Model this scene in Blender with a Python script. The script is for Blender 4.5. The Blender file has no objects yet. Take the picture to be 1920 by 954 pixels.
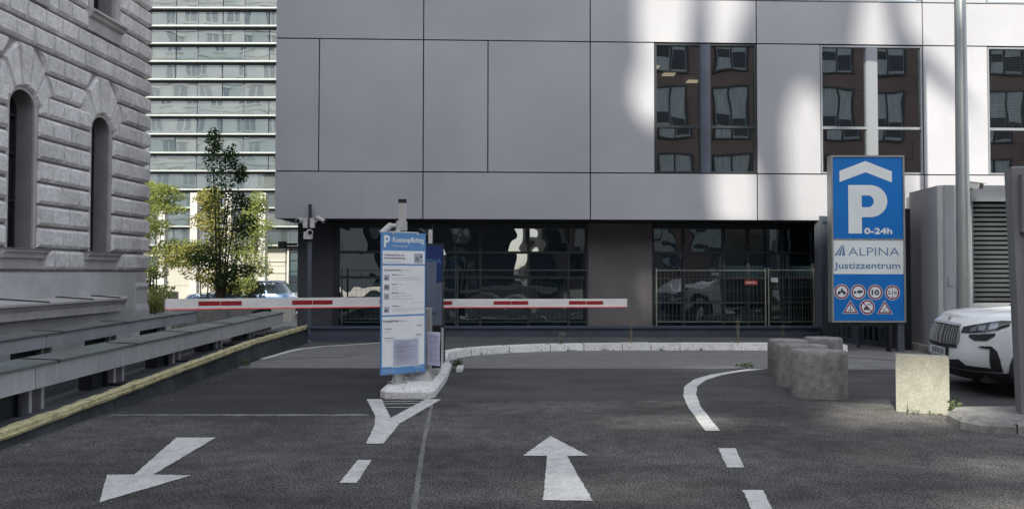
import bpy, bmesh, math, random
from mathutils import Vector, Matrix
from mathutils.geometry import tessellate_polygon
R = math.radians
random.seed(7)
sc = bpy.context.scene
C = sc.collection

# ------------------------------------------------------------------ camera
cam = bpy.data.objects.new('camera', bpy.data.cameras.new('camera'))
C.objects.link(cam); sc.camera = cam
cam.data.sensor_width = 36; cam.data.lens = 1380/1920*36
cam.data.clip_end = 900
PITCH = math.atan(34/1380)
cam.matrix_world = Matrix.Translation((0, 0, 1.6)) @ Matrix.Rotation(R(90)+PITCH, 4, 'X') @ Matrix.Rotation(0.0014, 4, 'Z')

# ------------------------------------------------------------------ light
SUN_EL = 39.9
w = bpy.data.worlds.new('World'); sc.world = w; w.use_nodes = True
nt = w.node_tree; nt.nodes.clear()
sky = nt.nodes.new('ShaderNodeTexSky'); sky.sky_type = 'NISHITA'; sky.sun_disc = False
sky.sun_elevation = R(SUN_EL); sky.sun_rotation = R(201.8)
sky.air_density = 1.0; sky.dust_density = 1.2; sky.ozone_density = 1.0
bg = nt.nodes.new('ShaderNodeBackground'); bg.inputs[1].default_value = 0.15
wo = nt.nodes.new('ShaderNodeOutputWorld')
hs = nt.nodes.new('ShaderNodeHueSaturation'); hs.inputs['Saturation'].default_value = 0.42   # desaturated so the sky fill is less blue
nt.links.new(sky.outputs[0], hs.inputs['Color']); nt.links.new(hs.outputs[0], bg.inputs[0]); nt.links.new(bg.outputs[0], wo.inputs[0])
sun = bpy.data.objects.new('sun', bpy.data.lights.new('sun', 'SUN')); C.objects.link(sun)
sun.data.energy = 3.4; sun.data.angle = R(0.45); sun.data.color = (1.0, 0.965, 0.85)
TOSUN = Vector((-0.4, -1.0, 0.9)).normalized()
sun.rotation_euler = TOSUN.to_track_quat('Z', 'Y').to_euler()
sun.location = (-10, -20, 40)
sc.view_settings.view_transform = 'Standard'; sc.view_settings.look = 'None'
sc.view_settings.gamma = 1; sc.view_settings.exposure = 1.30
sc.render.engine = 'CYCLES'
sc.cycles.max_bounces = 6; sc.cycles.diffuse_bounces = 3; sc.cycles.glossy_bounces = 4
sc.cycles.transparent_max_bounces = 8; sc.cycles.caustics_reflective = False; sc.cycles.caustics_refractive = False

# ------------------------------------------------------------------ materials
def mat(name, col, rough=0.8, metal=0.0, spec=0.5, layers=(), bump=None, coat=0.0, rnd=0.0):
    """layers: (scale, amount, detail, stretch xyz, colour2 or None) noise layers over world position"""
    m = bpy.data.materials.new(name); m.use_nodes = True
    n = m.node_tree.nodes; l = m.node_tree.links
    b = n['Principled BSDF']
    b.inputs['Roughness'].default_value = rough; b.inputs['Metallic'].default_value = metal
    b.inputs['Specular IOR Level'].default_value = spec; b.inputs['Coat Weight'].default_value = coat
    b.inputs['Base Color'].default_value = (*col, 1)
    if layers or bump:
        g = n.new('ShaderNodeNewGeometry')
    cur = None
    for L in layers:
        scale, amt, det, st = L[:4]; c2 = L[4] if len(L) > 4 else None
        lo, hi = (L[5], L[6]) if len(L) > 6 else (0.35, 0.65)
        mp = n.new('ShaderNodeMapping'); mp.inputs['Scale'].default_value = st
        l.new(g.outputs['Position'], mp.inputs['Vector'])
        nz = n.new('ShaderNodeTexNoise'); nz.inputs['Scale'].default_value = scale; nz.inputs['Detail'].default_value = det
        nz.inputs['Roughness'].default_value = 0.6
        l.new(mp.outputs[0], nz.inputs['Vector'])
        mr = n.new('ShaderNodeMapRange'); mr.inputs[1].default_value = lo; mr.inputs[2].default_value = hi
        l.new(nz.outputs['Fac'], mr.inputs[0])
        if c2 is None:
            mr.inputs[3].default_value = 1-amt; mr.inputs[4].default_value = 1+amt
            mx = n.new('ShaderNodeMix'); mx.data_type = 'RGBA'; mx.blend_type = 'MULTIPLY'; mx.inputs[0].default_value = 1
            if cur is None: mx.inputs[6].default_value = (*col, 1)
            else: l.new(cur, mx.inputs[6])
            l.new(mr.outputs[0], mx.inputs[7])
        else:
            mr.inputs[3].default_value = 0; mr.inputs[4].default_value = amt
            mx = n.new('ShaderNodeMix'); mx.data_type = 'RGBA'
            l.new(mr.outputs[0], mx.inputs[0])
            if cur is None: mx.inputs[6].default_value = (*col, 1)
            else: l.new(cur, mx.inputs[6])
            mx.inputs[7].default_value = (*c2, 1)
        cur = mx.outputs[2]
    if rnd and cur is not None:   # small tone difference from piece to piece
        oi = n.new('ShaderNodeObjectInfo'); mr = n.new('ShaderNodeMapRange'); mr.inputs[3].default_value = 1-rnd; mr.inputs[4].default_value = 1+rnd
        l.new(oi.outputs['Random'], mr.inputs[0])
        mx = n.new('ShaderNodeMix'); mx.data_type = 'RGBA'; mx.blend_type = 'MULTIPLY'; mx.inputs[0].default_value = 1
        l.new(cur, mx.inputs[6]); l.new(mr.outputs[0], mx.inputs[7]); cur = mx.outputs[2]
    if cur is not None: l.new(cur, b.inputs['Base Color'])
    if bump:
        scale, strength, dist, det = bump[:4]
        mp = n.new('ShaderNodeMapping')
        if len(bump) > 4: mp.inputs['Scale'].default_value = bump[4]
        l.new(g.outputs['Position'], mp.inputs['Vector'])
        nz = n.new('ShaderNodeTexNoise'); nz.inputs['Scale'].default_value = scale; nz.inputs['Detail'].default_value = det
        l.new(mp.outputs[0], nz.inputs['Vector'])
        bp = n.new('ShaderNodeBump'); bp.inputs['Strength'].default_value = strength; bp.inputs['Distance'].default_value = dist
        l.new(nz.outputs['Fac'], bp.inputs['Height']); l.new(bp.outputs[0], b.inputs['Normal'])
    return m
I1 = (1, 1, 1)
M = {}
M['asphalt'] = mat('asphalt', (.094, .089, .084), .92, 0, .3,
    [(95, .85, 3, I1, (.34, .335, .32), .57, .70), (58, .85, 2, I1), (.55, .36, 4, (1, 1.6, 1)), (5, .22, 5, I1), (1.7, .6, 4, I1, (.045, .045, .047), .66, .80), (3.2, .35, 6, (.25, 2.2, 1), (.17, .168, .16), .56, .76),
     (.9, .5, 5, (.35, 1.6, 1), (.16, .158, .152), .58, .78)], (110, 1.0, .02, 3))
M['asphalt_new'] = mat('asphalt_new', (.040, .040, .043), .9, 0, .3,
    [(95, .5, 3, I1, (.17, .165, .16), .62, .75), (60, .55, 2, I1), (.8, .22, 4, (1, 2, 1)), (1.2, .5, 5, (.3, 2.4, 1), (.085, .085, .088), .56, .80)], (110, .7, .01, 3))
M['pavement'] = mat('pavement', (.180, .176, .170), .9, 0, .3,
    [(70, .22, 3, I1), (.7, .25, 5, (.4, 1.6, 1), (.10, .10, .10), .45, .7), (3, .10, 5, I1)], (90, .5, .006, 3))
M['sidewalk'] = mat('sidewalk', (.085, .084, .084), .9, 0, .3, [(70, .25, 3, I1), (.9, .15, 4, I1)], (90, .5, .006, 3))
M['seam'] = mat('seam', (.20, .198, .19), .95, 0, .2, [(14, .3, 4, I1), (2, .6, 4, I1, (.12, .12, .12), .42, .6)])
M['tar'] = mat('tar', (.02, .02, .022), .7, 0, .3, [(8, .3, 3, I1)])
M['marking'] = mat('marking', (.60, .595, .565), .85, 0, .3,
    [(45, .6, 5, I1, (.20, .198, .19), .56, .66), (7, .55, 6, (1, 1, 1), (.36, .355, .335), .46, .66), (2.5, .5, 5, I1, (.40, .395, .375), .5, .7), (110, .14, 2, I1)], (110, .5, .006, 3))
M['kerb_white'] = mat('kerb_white', (.72, .71, .68), .85, 0, .3,
    [(22, .8, 6, I1, (.26, .25, .23), .54, .68), (4, .4, 5, I1, (.42, .41, .38), .5, .7), (60, .1, 2, I1)], (40, .5, .01, 4), rnd=.08)
M['concrete'] = mat('concrete', (.25, .244, .23), .9, 0, .3,
    [(3.2, .75, 6, (1, 1, .35), (.11, .107, .10), .42, .66), (38, .14, 4, I1), (11, .18, 4, I1), (6, .5, 5, (1.6, 1.6, .25), (.28, .275, .26), .60, .75), (30, .8, 3, I1, (.06, .06, .055), .67, .73)], (60, .5, .008, 4))
M['concrete_pale'] = mat('concrete_pale', (.285, .278, .235), .9, 0, .3,
    [(9, .5, 6, (1, 1, .6), (.20, .19, .14), .46, .66), (34, .12, 4, I1), (48, .7, 3, I1, (.12, .115, .08), .70, .77)], (60, .5, .008, 4))
M['concrete_grey'] = mat('concrete_grey', (.31, .315, .325), .85, 0, .3,
    [(2.2, .35, 6, (1, 1, .25), (.19, .195, .205), .45, .7), (28, .08, 4, I1), (4, .6, 2, I1, (.40, .40, .40), .74, .78)], (45, .25, .006, 4))
M['stone'] = mat('stone', (.80, .765, .74), .9, 0, .3, [(9, .13, 5, I1), (1.2, .12, 4, I1), (34, .10, 3, I1), (2.6, .5, 6, (1, 1, .5), (.58, .55, .52), .54, .78)], (30, 1.0, .022, 4), rnd=.09)
M['stone_smooth'] = mat('stone_smooth', (.50, .475, .455), .88, 0, .3, [(2.2, .12, 5, I1), (20, .06, 4, I1)], (40, .25, .006, 4))
M['reveal'] = mat('reveal', (.33, .30, .30), .9, 0, .3, [(2.2, .12, 5, I1), (20, .06, 4, I1)])
M['plinth'] = mat('plinth', (.56, .54, .53), .88, 0, .3, [(1.6, .12, 5, I1), (20, .05, 4, I1)], (40, .2, .006, 4))
M['zinc'] = mat('zinc', (.25, .25, .25), .6, .3, .5, [(2, .18, 5, I1)])
M['panel'] = mat('panel', (.345, .342, .362), .52, .0, .5,
    [(.45, .06, 3, I1), (1.5, .55, 5, (3.0, 3.0, .10), (.270, .272, .285), .60, .82), (5, .25, 5, (6, 6, .12), (.29, .295, .31), .62, .8), (26, .02, 3, I1)], rnd=.035)
M['joint'] = mat('joint', (.012, .012, .016), .8)
M['wall_dark'] = mat('wall_dark', (.060, .063, .074), .8, 0, .4, [(1.4, .12, 4, I1), (30, .05, 3, I1)])
M['render_wall'] = mat('render_wall', (.155, .145, .145), .92, 0, .3, [(1.2, .08, 4, I1), (60, .07, 2, I1)], (90, .4, .004, 3))
M['steel_blue'] = mat('steel_blue', (.050, .062, .085), .5, .1, .5, [(1.2, .15, 4, I1)])
M['steel_blue2'] = mat('steel_blue2', (.075, .088, .105), .55, .1, .5, [(3, .2, 4, (1, 1, .2))])
M['frame_dark'] = mat('frame_dark', (.025, .028, .033), .45, .2, .5)
M['frame_alu'] = mat('frame_alu', (.30, .31, .33), .4, .5, .5)
M['black'] = mat('black', (.012, .012, .013), .5)
M['beam'] = mat('beam', (.38, .37, .38), .75, 0, .4, [(1.3, .10, 5, I1), (14, .07, 4, (1, 1, .3)), (4, .5, 5, (1, 1, .25), (.26, .255, .25), .58, .8)], (50, .15, .004, 3), rnd=.05)
M['beam_cap'] = mat('beam_cap', (.12, .135, .13), .7, .1, .4, [(2, .2, 5, I1), (20, .08, 3, I1)])
M['upstand'] = mat('upstand', (.048, .054, .056), .8, 0, .4, [(2.5, .4, 6, (1, 1, .6)), (9, .5, 4, I1, (.11, .105, .09), .6, .75)], (12, .4, .02, 4))
M['ledge'] = mat('ledge', (.095, .10, .105), .85, 0, .3, [(1.2, .2, 5, I1), (12, .15, 4, I1)])
M['yellow_strip'] = mat('yellow_strip', (.52, .475, .27), .85, 0, .3,
    [(9, .8, 6, I1, (.22, .20, .12), .50, .66), (40, .2, 4, I1)], (14, .9, .03, 5))
M['pole'] = mat('pole', (.30, .315, .315), .38, .75, .5, [(1.6, .12, 5, (3, 3, .35)), (30, .08, 3, I1)])
M['alu'] = mat('alu', (.42, .42, .41), .35, .7, .5, [(8, .12, 4, (4, 4, .4))])
M['alu_matt'] = mat('alu_matt', (.36, .355, .34), .55, .3, .5, [(8, .12, 4, I1)])
M['cam_white'] = mat('cam_white', (.50, .49, .46), .5, 0, .5, [(14, .10, 3, I1)])
M['cam_dark'] = mat('cam_dark', (.02, .02, .022), .25)
M['boom_white'] = mat('boom_white', (.80, .775, .74), .5, 0, .5, [(6, .08, 4, (.3, 1, 1)), (60, .03, 2, I1)])
M['boom_red'] = mat('boom_red', (.33, .012, .016), .5, 0, .5, [(30, .08, 2, I1)])
M['rubber_red'] = mat('rubber_red', (.42, .03, .04), .45)
M['sign_blue'] = mat('sign_blue', (.0, .145, .47), .42, 0, .5, [(.8, .08, 3, I1)])
M['board_blue'] = mat('board_blue', (.10, .26, .52), .45, 0, .5, [(2, .05, 3, I1)])
M['print_white'] = mat('print_white', (.70, .74, .73), .5, 0, .5, [(1.5, .04, 3, I1)])
M['board_white'] = mat('board_white', (.82, .81, .80), .5, 0, .5, [(2.5, .05, 4, I1)])
M['print_dark'] = mat('print_dark', (.035, .04, .07), .6)
M['print_grey'] = mat('print_grey', (.20, .205, .225), .6)
M['print_blue'] = mat('print_blue', (.085, .18, .33), .55)
M['icon_grey'] = mat('icon_grey', (.40, .41, .46), .6)
M['sign_red'] = mat('sign_red', (.22, .018, .045), .5)
M['paper'] = mat('paper', (.80, .80, .93), .8, 0, .3, [(5, .06, 4, I1)], (9, .5, .01, 3))
M['totem_blue'] = mat('totem_blue', (.010, .028, .12), .35)
M['totem_grey'] = mat('totem_grey', (.11, .125, .17), .5)
M['kiosk'] = mat('kiosk', (.19, .19, .198), .55, .1, .5, [(1.8, .10, 5, (1, 1, .4)), (40, .04, 3, I1)])
M['louvre'] = mat('louvre', (.075, .085, .088), .45, .3, .5, [(2, .12, 4, I1)])
M['car_white'] = mat('car_white', (.84, .86, .86), .22, 0, .5, coat=.25)
M['car_black'] = mat('car_black', (.018, .018, .02), .5)
M['chrome'] = mat('chrome', (.32, .33, .34), .22, .9)
M['lens'] = mat('lens', (.03, .033, .037), .12, 0, .6)
M['lens_clear'] = mat('lens_clear', (.42, .45, .48), .12, .4, 1.0, coat=1.0)
M['tyre'] = mat('tyre', (.014, .014, .015), .85)
M['car_glass'] = mat('car_glass', (.02, .03, .04), .04, 0, 1.0)
M['car_blue'] = mat('car_blue', (.06, .12, .24), .3, .2, .5, coat=1.0)
M['car_silver'] = mat('car_silver', (.38, .40, .42), .3, .5, .5, coat=1.0)
M['soil'] = mat('soil', (.05, .04, .03), .95, 0, .3, [(30, .3, 4, I1)])
M['cream_shade'] = mat('cream_shade', (.78, .76, .70), .85)
M['cream'] = mat('cream', (.34, .325, .28), .85, 0, .3, [(.5, .10, 4, I1)])
M['white_col'] = mat('white_col', (.42, .41, .38), .75, 0, .3, [(2, .06, 4, I1)])
M['ledge_white'] = mat('ledge_white', (.30, .325, .315), .5, .1, .5, [(.6, .05, 3, I1)])
M['brown_clad'] = mat('brown_clad', (.17, .115, .10), .7, 0, .4, [(.6, .12, 3, I1)])
M['curtain'] = mat('curtain', (.36, .385, .38), .8, 0, .3, [(1.6, .25, 4, (6, 6, .3))])
M['blind'] = mat('blind', (.30, .285, .24), .8)
M['baffle'] = mat('baffle', (.62, .62, .58), .85)  # finish of the added low wall that blocks the sun
M['alu_light'] = mat('alu_light', (.58, .56, .52), .5, .1)
M['fence_shaded'] = mat('fence_shaded', (.07, .075, .075), .5, .3)  # same mesh in a darker colour, for the panels in shade
M['light_inner'] = mat('light_inner', (.22, .23, .25), .2, .6)
M['bar_grey'] = mat('bar_grey', (.42, .43, .44), .35, .5)
M['asphalt_mid'] = mat('asphalt_mid', (.066, .065, .066), .9, 0, .3,
    [(95, .5, 3, I1, (.25, .245, .235), .60, .74), (60, .65, 2, I1), (.8, .22, 4, (1, 2, 1)), (1.2, .5, 5, (.3, 2.4, 1), (.11, .11, .112), .55, .80)], (110, .7, .01, 3))
M['slab'] = mat('slab', (.50, .50, .46), .85, 0, .3, [(.3, .08, 4, I1)])
M['room'] = mat('room', (.075, .07, .065), .9)
M['label_red'] = mat('label_red', (.42, .07, .06), .5)
M['fence'] = mat('fence', (.27, .27, .23), .5, .4, .5)  # mesh colour for the panels in the light
M['bark'] = mat('bark', (.07, .055, .045), .9, 0, .3, [(20, .3, 4, (1, 1, .3))])
M['straw'] = mat('straw', (.20, .18, .11), .9)
M['weed'] = mat('weed', (.07, .095, .04), .8, 0, .3, [(20, .3, 3, I1)])

def glassy(name, tint, gloss_w, wave_scale, wave, interior=None, rough=0.0, transp=None):
    m = bpy.data.materials.new(name); m.use_nodes = True
    n = m.node_tree.nodes; l = m.node_tree.links; n.clear()
    out = n.new('ShaderNodeOutputMaterial'); mix = n.new('ShaderNodeMixShader')
    gl = n.new('ShaderNodeBsdfGlossy'); gl.inputs['Roughness'].default_value = rough; gl.inputs['Color'].default_value = (.92, .98, 1, 1)
    g = n.new('ShaderNodeNewGeometry'); oi = n.new('ShaderNodeObjectInfo')
    add = n.new('ShaderNodeVectorMath'); add.operation = 'MULTIPLY_ADD'
    l.new(oi.outputs['Random'], add.inputs[0]); add.inputs[1].default_value = (37, 53, 71); l.new(g.outputs['Position'], add.inputs[2])
    nz = n.new('ShaderNodeTexNoise'); nz.inputs['Scale'].default_value = wave_scale; nz.inputs['Detail'].default_value = 1
    l.new(add.outputs[0], nz.inputs['Vector'])
    bp = n.new('ShaderNodeBump'); bp.inputs['Strength'].default_value = 1; bp.inputs['Distance'].default_value = wave
    l.new(nz.outputs['Fac'], bp.inputs['Height']); l.new(bp.outputs[0], gl.inputs['Normal'])
    fr = n.new('ShaderNodeLayerWeight'); fr.inputs[0].default_value = 0.35
    mr = n.new('ShaderNodeMapRange'); mr.inputs[3].default_value = gloss_w; mr.inputs[4].default_value = 1
    l.new(fr.outputs['Fresnel'], mr.inputs[0]); l.new(mr.outputs[0], mix.inputs[0])
    if transp:
        base = n.new('ShaderNodeBsdfTransparent'); base.inputs[0].default_value = (*transp, 1)
    else:
        base = n.new('ShaderNodeBsdfDiffuse')
        mx = n.new('ShaderNodeMix'); mx.data_type = 'RGBA'
        nz2 = n.new('ShaderNodeTexNoise'); nz2.inputs['Scale'].default_value = .9; nz2.inputs['Detail'].default_value = 3
        l.new(add.outputs[0], nz2.inputs['Vector'])
        m2 = n.new('ShaderNodeMapRange'); m2.inputs[1].default_value = .38; m2.inputs[2].default_value = .62
        l.new(nz2.outputs['Fac'], m2.inputs[0]); l.new(m2.outputs[0], mx.inputs[0])
        mx.inputs[6].default_value = (*tint, 1); mx.inputs[7].default_value = (*(interior or tint), 1)
        l.new(mx.outputs[2], base.inputs[0])
    l.new(base.outputs[0], mix.inputs[1]); l.new(gl.outputs[0], mix.inputs[2]); l.new(mix.outputs[0], out.inputs[0])
    return m
M['glass_dark'] = glassy('glass_dark', (.006, .014, .018), .11, 1.3, .011, (.010, .020, .026))
M['glass_window'] = glassy('glass_window', (0, 0, 0), .29, .9, .003, transp=(.55, .6, .58))
M['glass_far'] = glassy('glass_far', (.088, .098, .100), .42, .5, .006, (.125, .135, .130))
M['glass_far_dark'] = glassy('glass_far_dark', (.04, .055, .06), .42, .5, .006, (.07, .085, .085))
M['glass_old'] = glassy('glass_old', (.02, .018, .016), .12, 1.5, .02, (.03, .028, .026))
M['glass_teal'] = glassy('glass_teal', (.03, .06, .065), .25, 1.2, .03, (.06, .09, .09))

def foliage(name, c1, c2, tr):
    m = bpy.data.materials.new(name); m.use_nodes = True
    n = m.node_tree.nodes; l = m.node_tree.links; n.clear()
    out = n.new('ShaderNodeOutputMaterial'); d = n.new('ShaderNodeBsdfDiffuse'); t = n.new('ShaderNodeBsdfTranslucent')
    mix = n.new('ShaderNodeMixShader'); mix.inputs[0].default_value = tr
    g = n.new('ShaderNodeNewGeometry'); mx = n.new('ShaderNodeMix'); mx.data_type = 'RGBA'
    l.new(g.outputs['Random Per Island'], mx.inputs[0]); mx.inputs[6].default_value = (*c1, 1); mx.inputs[7].default_value = (*c2, 1)
    l.new(mx.outputs[2], d.inputs[0]); l.new(mx.outputs[2], t.inputs[0])
    l.new(d.outputs[0], mix.inputs[1]); l.new(t.outputs[0], mix.inputs[2]); l.new(mix.outputs[0], out.inputs[0])
    return m
M['leaf_dark'] = foliage('leaf_dark', (.040, .075, .028), (.075, .120, .045), .35)
M['leaf_lime'] = foliage('leaf_lime', (.18, .23, .07), (.36, .38, .13), .45)
M['leaf_ochre'] = foliage('leaf_ochre', (.36, .29, .10), (.24, .27, .07), .4)

def emis(name, col, s):
    m = bpy.data.materials.new(name); m.use_nodes = True
    b = m.node_tree.nodes['Principled BSDF']; b.inputs['Base Color'].default_value = (*col, 1)
    b.inputs['Emission Color'].default_value = (*col, 1); b.inputs['Emission Strength'].default_value = s
    return m
M['led_red'] = emis('led_red', (.62, .07, .08), .22)
M['lamp_warm'] = emis('lamp_warm', (1, .82, .55), .3)

# ------------------------------------------------------------------ helpers
def B(): return bmesh.new()
def box(bm, lo, hi):
    x0, y0, z0 = lo; x1, y1, z1 = hi
    v = [bm.verts.new(p) for p in ((x0,y0,z0),(x1,y0,z0),(x1,y1,z0),(x0,y1,z0),(x0,y0,z1),(x1,y0,z1),(x1,y1,z1),(x0,y1,z1))]
    for f in ((0,3,2,1),(4,5,6,7),(0,1,5,4),(1,2,6,5),(2,3,7,6),(3,0,4,7)): bm.faces.new([v[i] for i in f])
    return v
def hexa(bm, p):   # eight free corners in box order
    v = [bm.verts.new(q) for q in p]
    for f in ((0,3,2,1),(4,5,6,7),(0,1,5,4),(1,2,6,5),(2,3,7,6),(3,0,4,7)): bm.faces.new([v[i] for i in f])
def loft(bm, rings, cap=True):
    rs = [[bm.verts.new(p) for p in r] for r in rings]; n = len(rs[0])
    for a, b in zip(rs, rs[1:]):
        for i in range(n): bm.faces.new((a[i], a[(i+1) % n], b[(i+1) % n], b[i]))
    if cap: bm.faces.new(rs[0][::-1]); bm.faces.new(rs[-1])
def prism(bm, poly, z0, z1): loft(bm, [[(x, y, z0) for x, y in poly], [(x, y, z1) for x, y in poly]])
def tube(bm, p0, p1, r0, r1=None, seg=12, cap=True):
    p0 = Vector(p0); p1 = Vector(p1); r1 = r0 if r1 is None else r1
    d = (p1-p0).normalized(); a = d.orthogonal().normalized(); b = d.cross(a)
    loft(bm, [[p+(a*math.cos(2*math.pi*i/seg)+b*math.sin(2*math.pi*i/seg))*r for i in range(seg)] for p, r in ((p0, r0), (p1, r1))], cap)
def lathe(bm, prof, c=(0, 0), seg=40):
    loft(bm, [[(c[0]+r*math.cos(2*math.pi*i/seg), c[1]+r*math.sin(2*math.pi*i/seg), z) for i in range(seg)] for r, z in prof])
def obj(name, bm, m, parent=None, world=True, bevel=0, smooth=False, seg=1, label=None, kind=None):
    if bevel:
        es = [e for e in bm.edges if len(e.link_faces) == 2 and e.calc_face_angle(0) > R(25)]
        bmesh.ops.bevel(bm, geom=es, offset=bevel, segments=seg, profile=.5, affect='EDGES', clamp_overlap=True)
    bmesh.ops.recalc_face_normals(bm, faces=bm.faces)
    me = bpy.data.meshes.new(name)
    if parent is not None and world:
        bm.transform(parent.matrix_basis.inverted())
    bm.to_mesh(me); bm.free()
    if smooth:
        for p in me.polygons: p.use_smooth = True
    me.materials.append(M[m] if isinstance(m, str) else m)
    o = bpy.data.objects.new(name, me); C.objects.link(o)
    if parent is not None: o.parent = parent
    if label: o['label'] = label
    if kind: o['kind'] = kind
    return o
def smooth_angle(o, ang=35):
    for p in o.data.polygons: p.use_smooth = True
    o.data.set_sharp_from_angle(angle=R(ang))
def thing(name, label, cat, loc=(0, 0, 0), rotz=0, group=None):
    o = bpy.data.objects.new(name, None); C.objects.link(o); o.empty_display_size = .2
    o.location = loc; o.rotation_euler = (0, 0, rotz)
    o.matrix_basis = Matrix.Translation(loc) @ Matrix.Rotation(rotz, 4, 'Z')
    o['label'] = label; o['category'] = cat
    if group: o['group'] = group
    return o
def tag(o, label, cat, group=None):
    o['label'] = label; o['category'] = cat
    if group: o['group'] = group
    return o
def struct(name, bm, m, **k):
    o = obj(name, bm, m, **k); o['kind'] = 'structure'; return o
def inst(src, name, parent, loc=(0, 0, 0), rot=None):   # one more piece that shares its mesh
    o = bpy.data.objects.new(name, src.data); C.objects.link(o); o.parent = parent; o.location = loc
    if rot: o.rotation_euler = rot
    return o
def sheet(bm, poly, z):
    vs = [bm.verts.new((x, y, z)) for x, y in poly]
    for t in tessellate_polygon([[Vector((x, y, 0)) for x, y in poly]]): bm.faces.new([vs[i] for i in t])
def holed(bm, outer, holes, put, d0, d1):
    """flat plate with holes: put(u, v, d) -> point; faces at d0 and d1 and all the edges"""
    loops = [outer]+holes
    tri = tessellate_polygon([[Vector((u, v, 0)) for u, v in lp] for lp in loops])
    flat = [p for lp in loops for p in lp]
    A = [bm.verts.new(put(u, v, d0)) for u, v in flat]; Bv = [bm.verts.new(put(u, v, d1)) for u, v in flat]
    for t in tri:
        try:
            bm.faces.new([A[i] for i in t]); bm.faces.new([Bv[i] for i in reversed(t)])
        except ValueError: pass
    k = 0
    for lp in loops:
        n = len(lp)
        for i in range(n): bm.faces.new((A[k+i], A[k+(i+1) % n], Bv[k+(i+1) % n], Bv[k+i]))
        k += n
def text(s, parent, x, z, size, m, y=0.0, bold=0.0, width=None, align='LEFT', rot=None, name='lettering', xs=1.0):
    """flat printed text in the local xz plane of parent, read from -y"""
    cu = bpy.data.curves.new('t', 'FONT'); cu.body = s; cu.size = size; cu.offset = min(0, bold); cu.resolution_u = 3
    cu.align_x = 'LEFT'
    o = bpy.data.objects.new('t', cu); C.objects.link(o)
    dg = bpy.context.evaluated_depsgraph_get()
    me = bpy.data.meshes.new_from_object(o.evaluated_get(dg)); me.name = name
    bpy.data.objects.remove(o)
    X = [v.co.x for v in me.vertices]
    if not X: return
    x0, x1 = min(X), max(X); k = (width/(x1-x0)) if width else xs
    off = {'LEFT': 0, 'CENTER': -.5, 'RIGHT': -1}[align]*(x1-x0)*k
    for v in me.vertices:
        a, b = (v.co.x-x0)*k+off, v.co.y
        v.co = (x+a, y, z+b)
    if bold > 0:   # heavier strokes: the outline repeated with small shifts, each a hair in front of the last
        bm = B(); bm.from_mesh(me); base_ = bm.faces[:]
        for k_, (ox, oz) in enumerate(((bold, 0), (-bold, 0), (0, bold), (0, -bold), (bold*.7, bold*.7), (-bold*.7, -bold*.7))):
            d_ = bmesh.ops.duplicate(bm, geom=base_)
            bmesh.ops.translate(bm, verts=[g_ for g_ in d_['geom'] if isinstance(g_, bmesh.types.BMVert)], vec=(ox, -.00012*(k_+1), oz))
        bm.to_mesh(me); bm.free()
    me.materials.append(M[m]); o = bpy.data.objects.new(name, me); C.objects.link(o); o.parent = parent
    return o

# ------------------------------------------------------------------ ground
bm = B(); sheet(bm, [(-4.62, -400), (70, -400), (70, 90), (-4.62, 90)], 0); struct('asphalt_ground', bm, 'asphalt')
# the light well along the left side and the street beyond it
bm = B(); sheet(bm, [(-120, 19.2), (-4.62, 19.2), (-4.62, 140), (-120, 140)], -.42); struct('street', bm, 'pavement')
bm = B(); sheet(bm, [(-60, -60), (-4.62, -60), (-4.62, 19.2), (-60, 19.2)], -2.6); struct('light_well_floor', bm, 'ledge')
bm = B(); sheet(bm, [(-4.62, 8.3), (-1.02, 8.3), (-1.10, 10.4), (-1.14, 12.35), (-4.62, 12.35)], .002); struct('asphalt_patch', bm, 'asphalt_new')
_e = [(-1.03+.12*i, 9.26+.05*math.sin(i*1.7)+random.uniform(-.03, .03)-(0 if i < 40 else (i-40)*.03)) for i in range(68)]
bm = B(); sheet(bm, _e+[(7.4, 8.5), (7.4, 12.35), (-1.13, 12.35)], .0015); struct('asphalt_patch', bm, 'asphalt_mid')
bm = B(); sheet(bm, [(-4.62, 12.35), (30, 12.35), (30, 17.0), (-4.62, 17.3)], .003); struct('pavement', bm, 'pavement')
bm = B(); sheet(bm, [(-4.62, 15.4), (-4.18, 15.95), (-3.05, 16.8), (-1.4, 17.0), (-1.4, 18), (-4.62, 18)], .005); struct('far_pavement', bm, 'sidewalk')
def strip(pts, wd, z, name, m, jag=0.0, sub=6):
    P = []
    for (x0, y0), (x1, y1) in zip(pts, pts[1:]):
        for i in range(sub): P.append((x0+(x1-x0)*i/sub, y0+(y1-y0)*i/sub))
    P.append(pts[-1]); bm = B(); L, Rr = [], []
    for i, (x, y) in enumerate(P):
        a = P[max(0, i-1)]; b = P[min(len(P)-1, i+1)]
        dx, dy = b[0]-a[0], b[1]-a[1]; q = math.hypot(dx, dy); nx, ny = -dy/q, dx/q
        w1 = wd/2+random.uniform(-jag, jag); w2 = wd/2+random.uniform(-jag, jag)
        L.append(bm.verts.new((x+nx*w1, y+ny*w1, z))); Rr.append(bm.verts.new((x-nx*w2, y-ny*w2, z)))
    for i in range(len(P)-1): bm.faces.new((L[i], Rr[i], Rr[i+1], L[i+1]))
    return struct(name, bm, m)
strip([(-4.6, 13.6), (-4.5, 14.9), (-4.4, 15.4), (-4.13, 15.88), (-3.01, 16.73), (-1.5, 17.0)], .12, .007, 'flush_kerb', 'kerb_white')
strip([(-4.5, 8.28), (-1.6, 8.3)], .09, .004, 'asphalt_seam', 'seam', .02, 30)
strip([(-.60, 4.2), (-.66, 5.02), (-.80, 6.6), (-1.0, 9.35)], .04, .004, 'asphalt_seam', 'seam', .006, 40)
strip([(4.75, 8.05), (5.1, 7.2), (5.9, 6.1), (6.6, 5.3)], .07, .004, 'asphalt_seam', 'seam', .02, 12)
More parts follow.
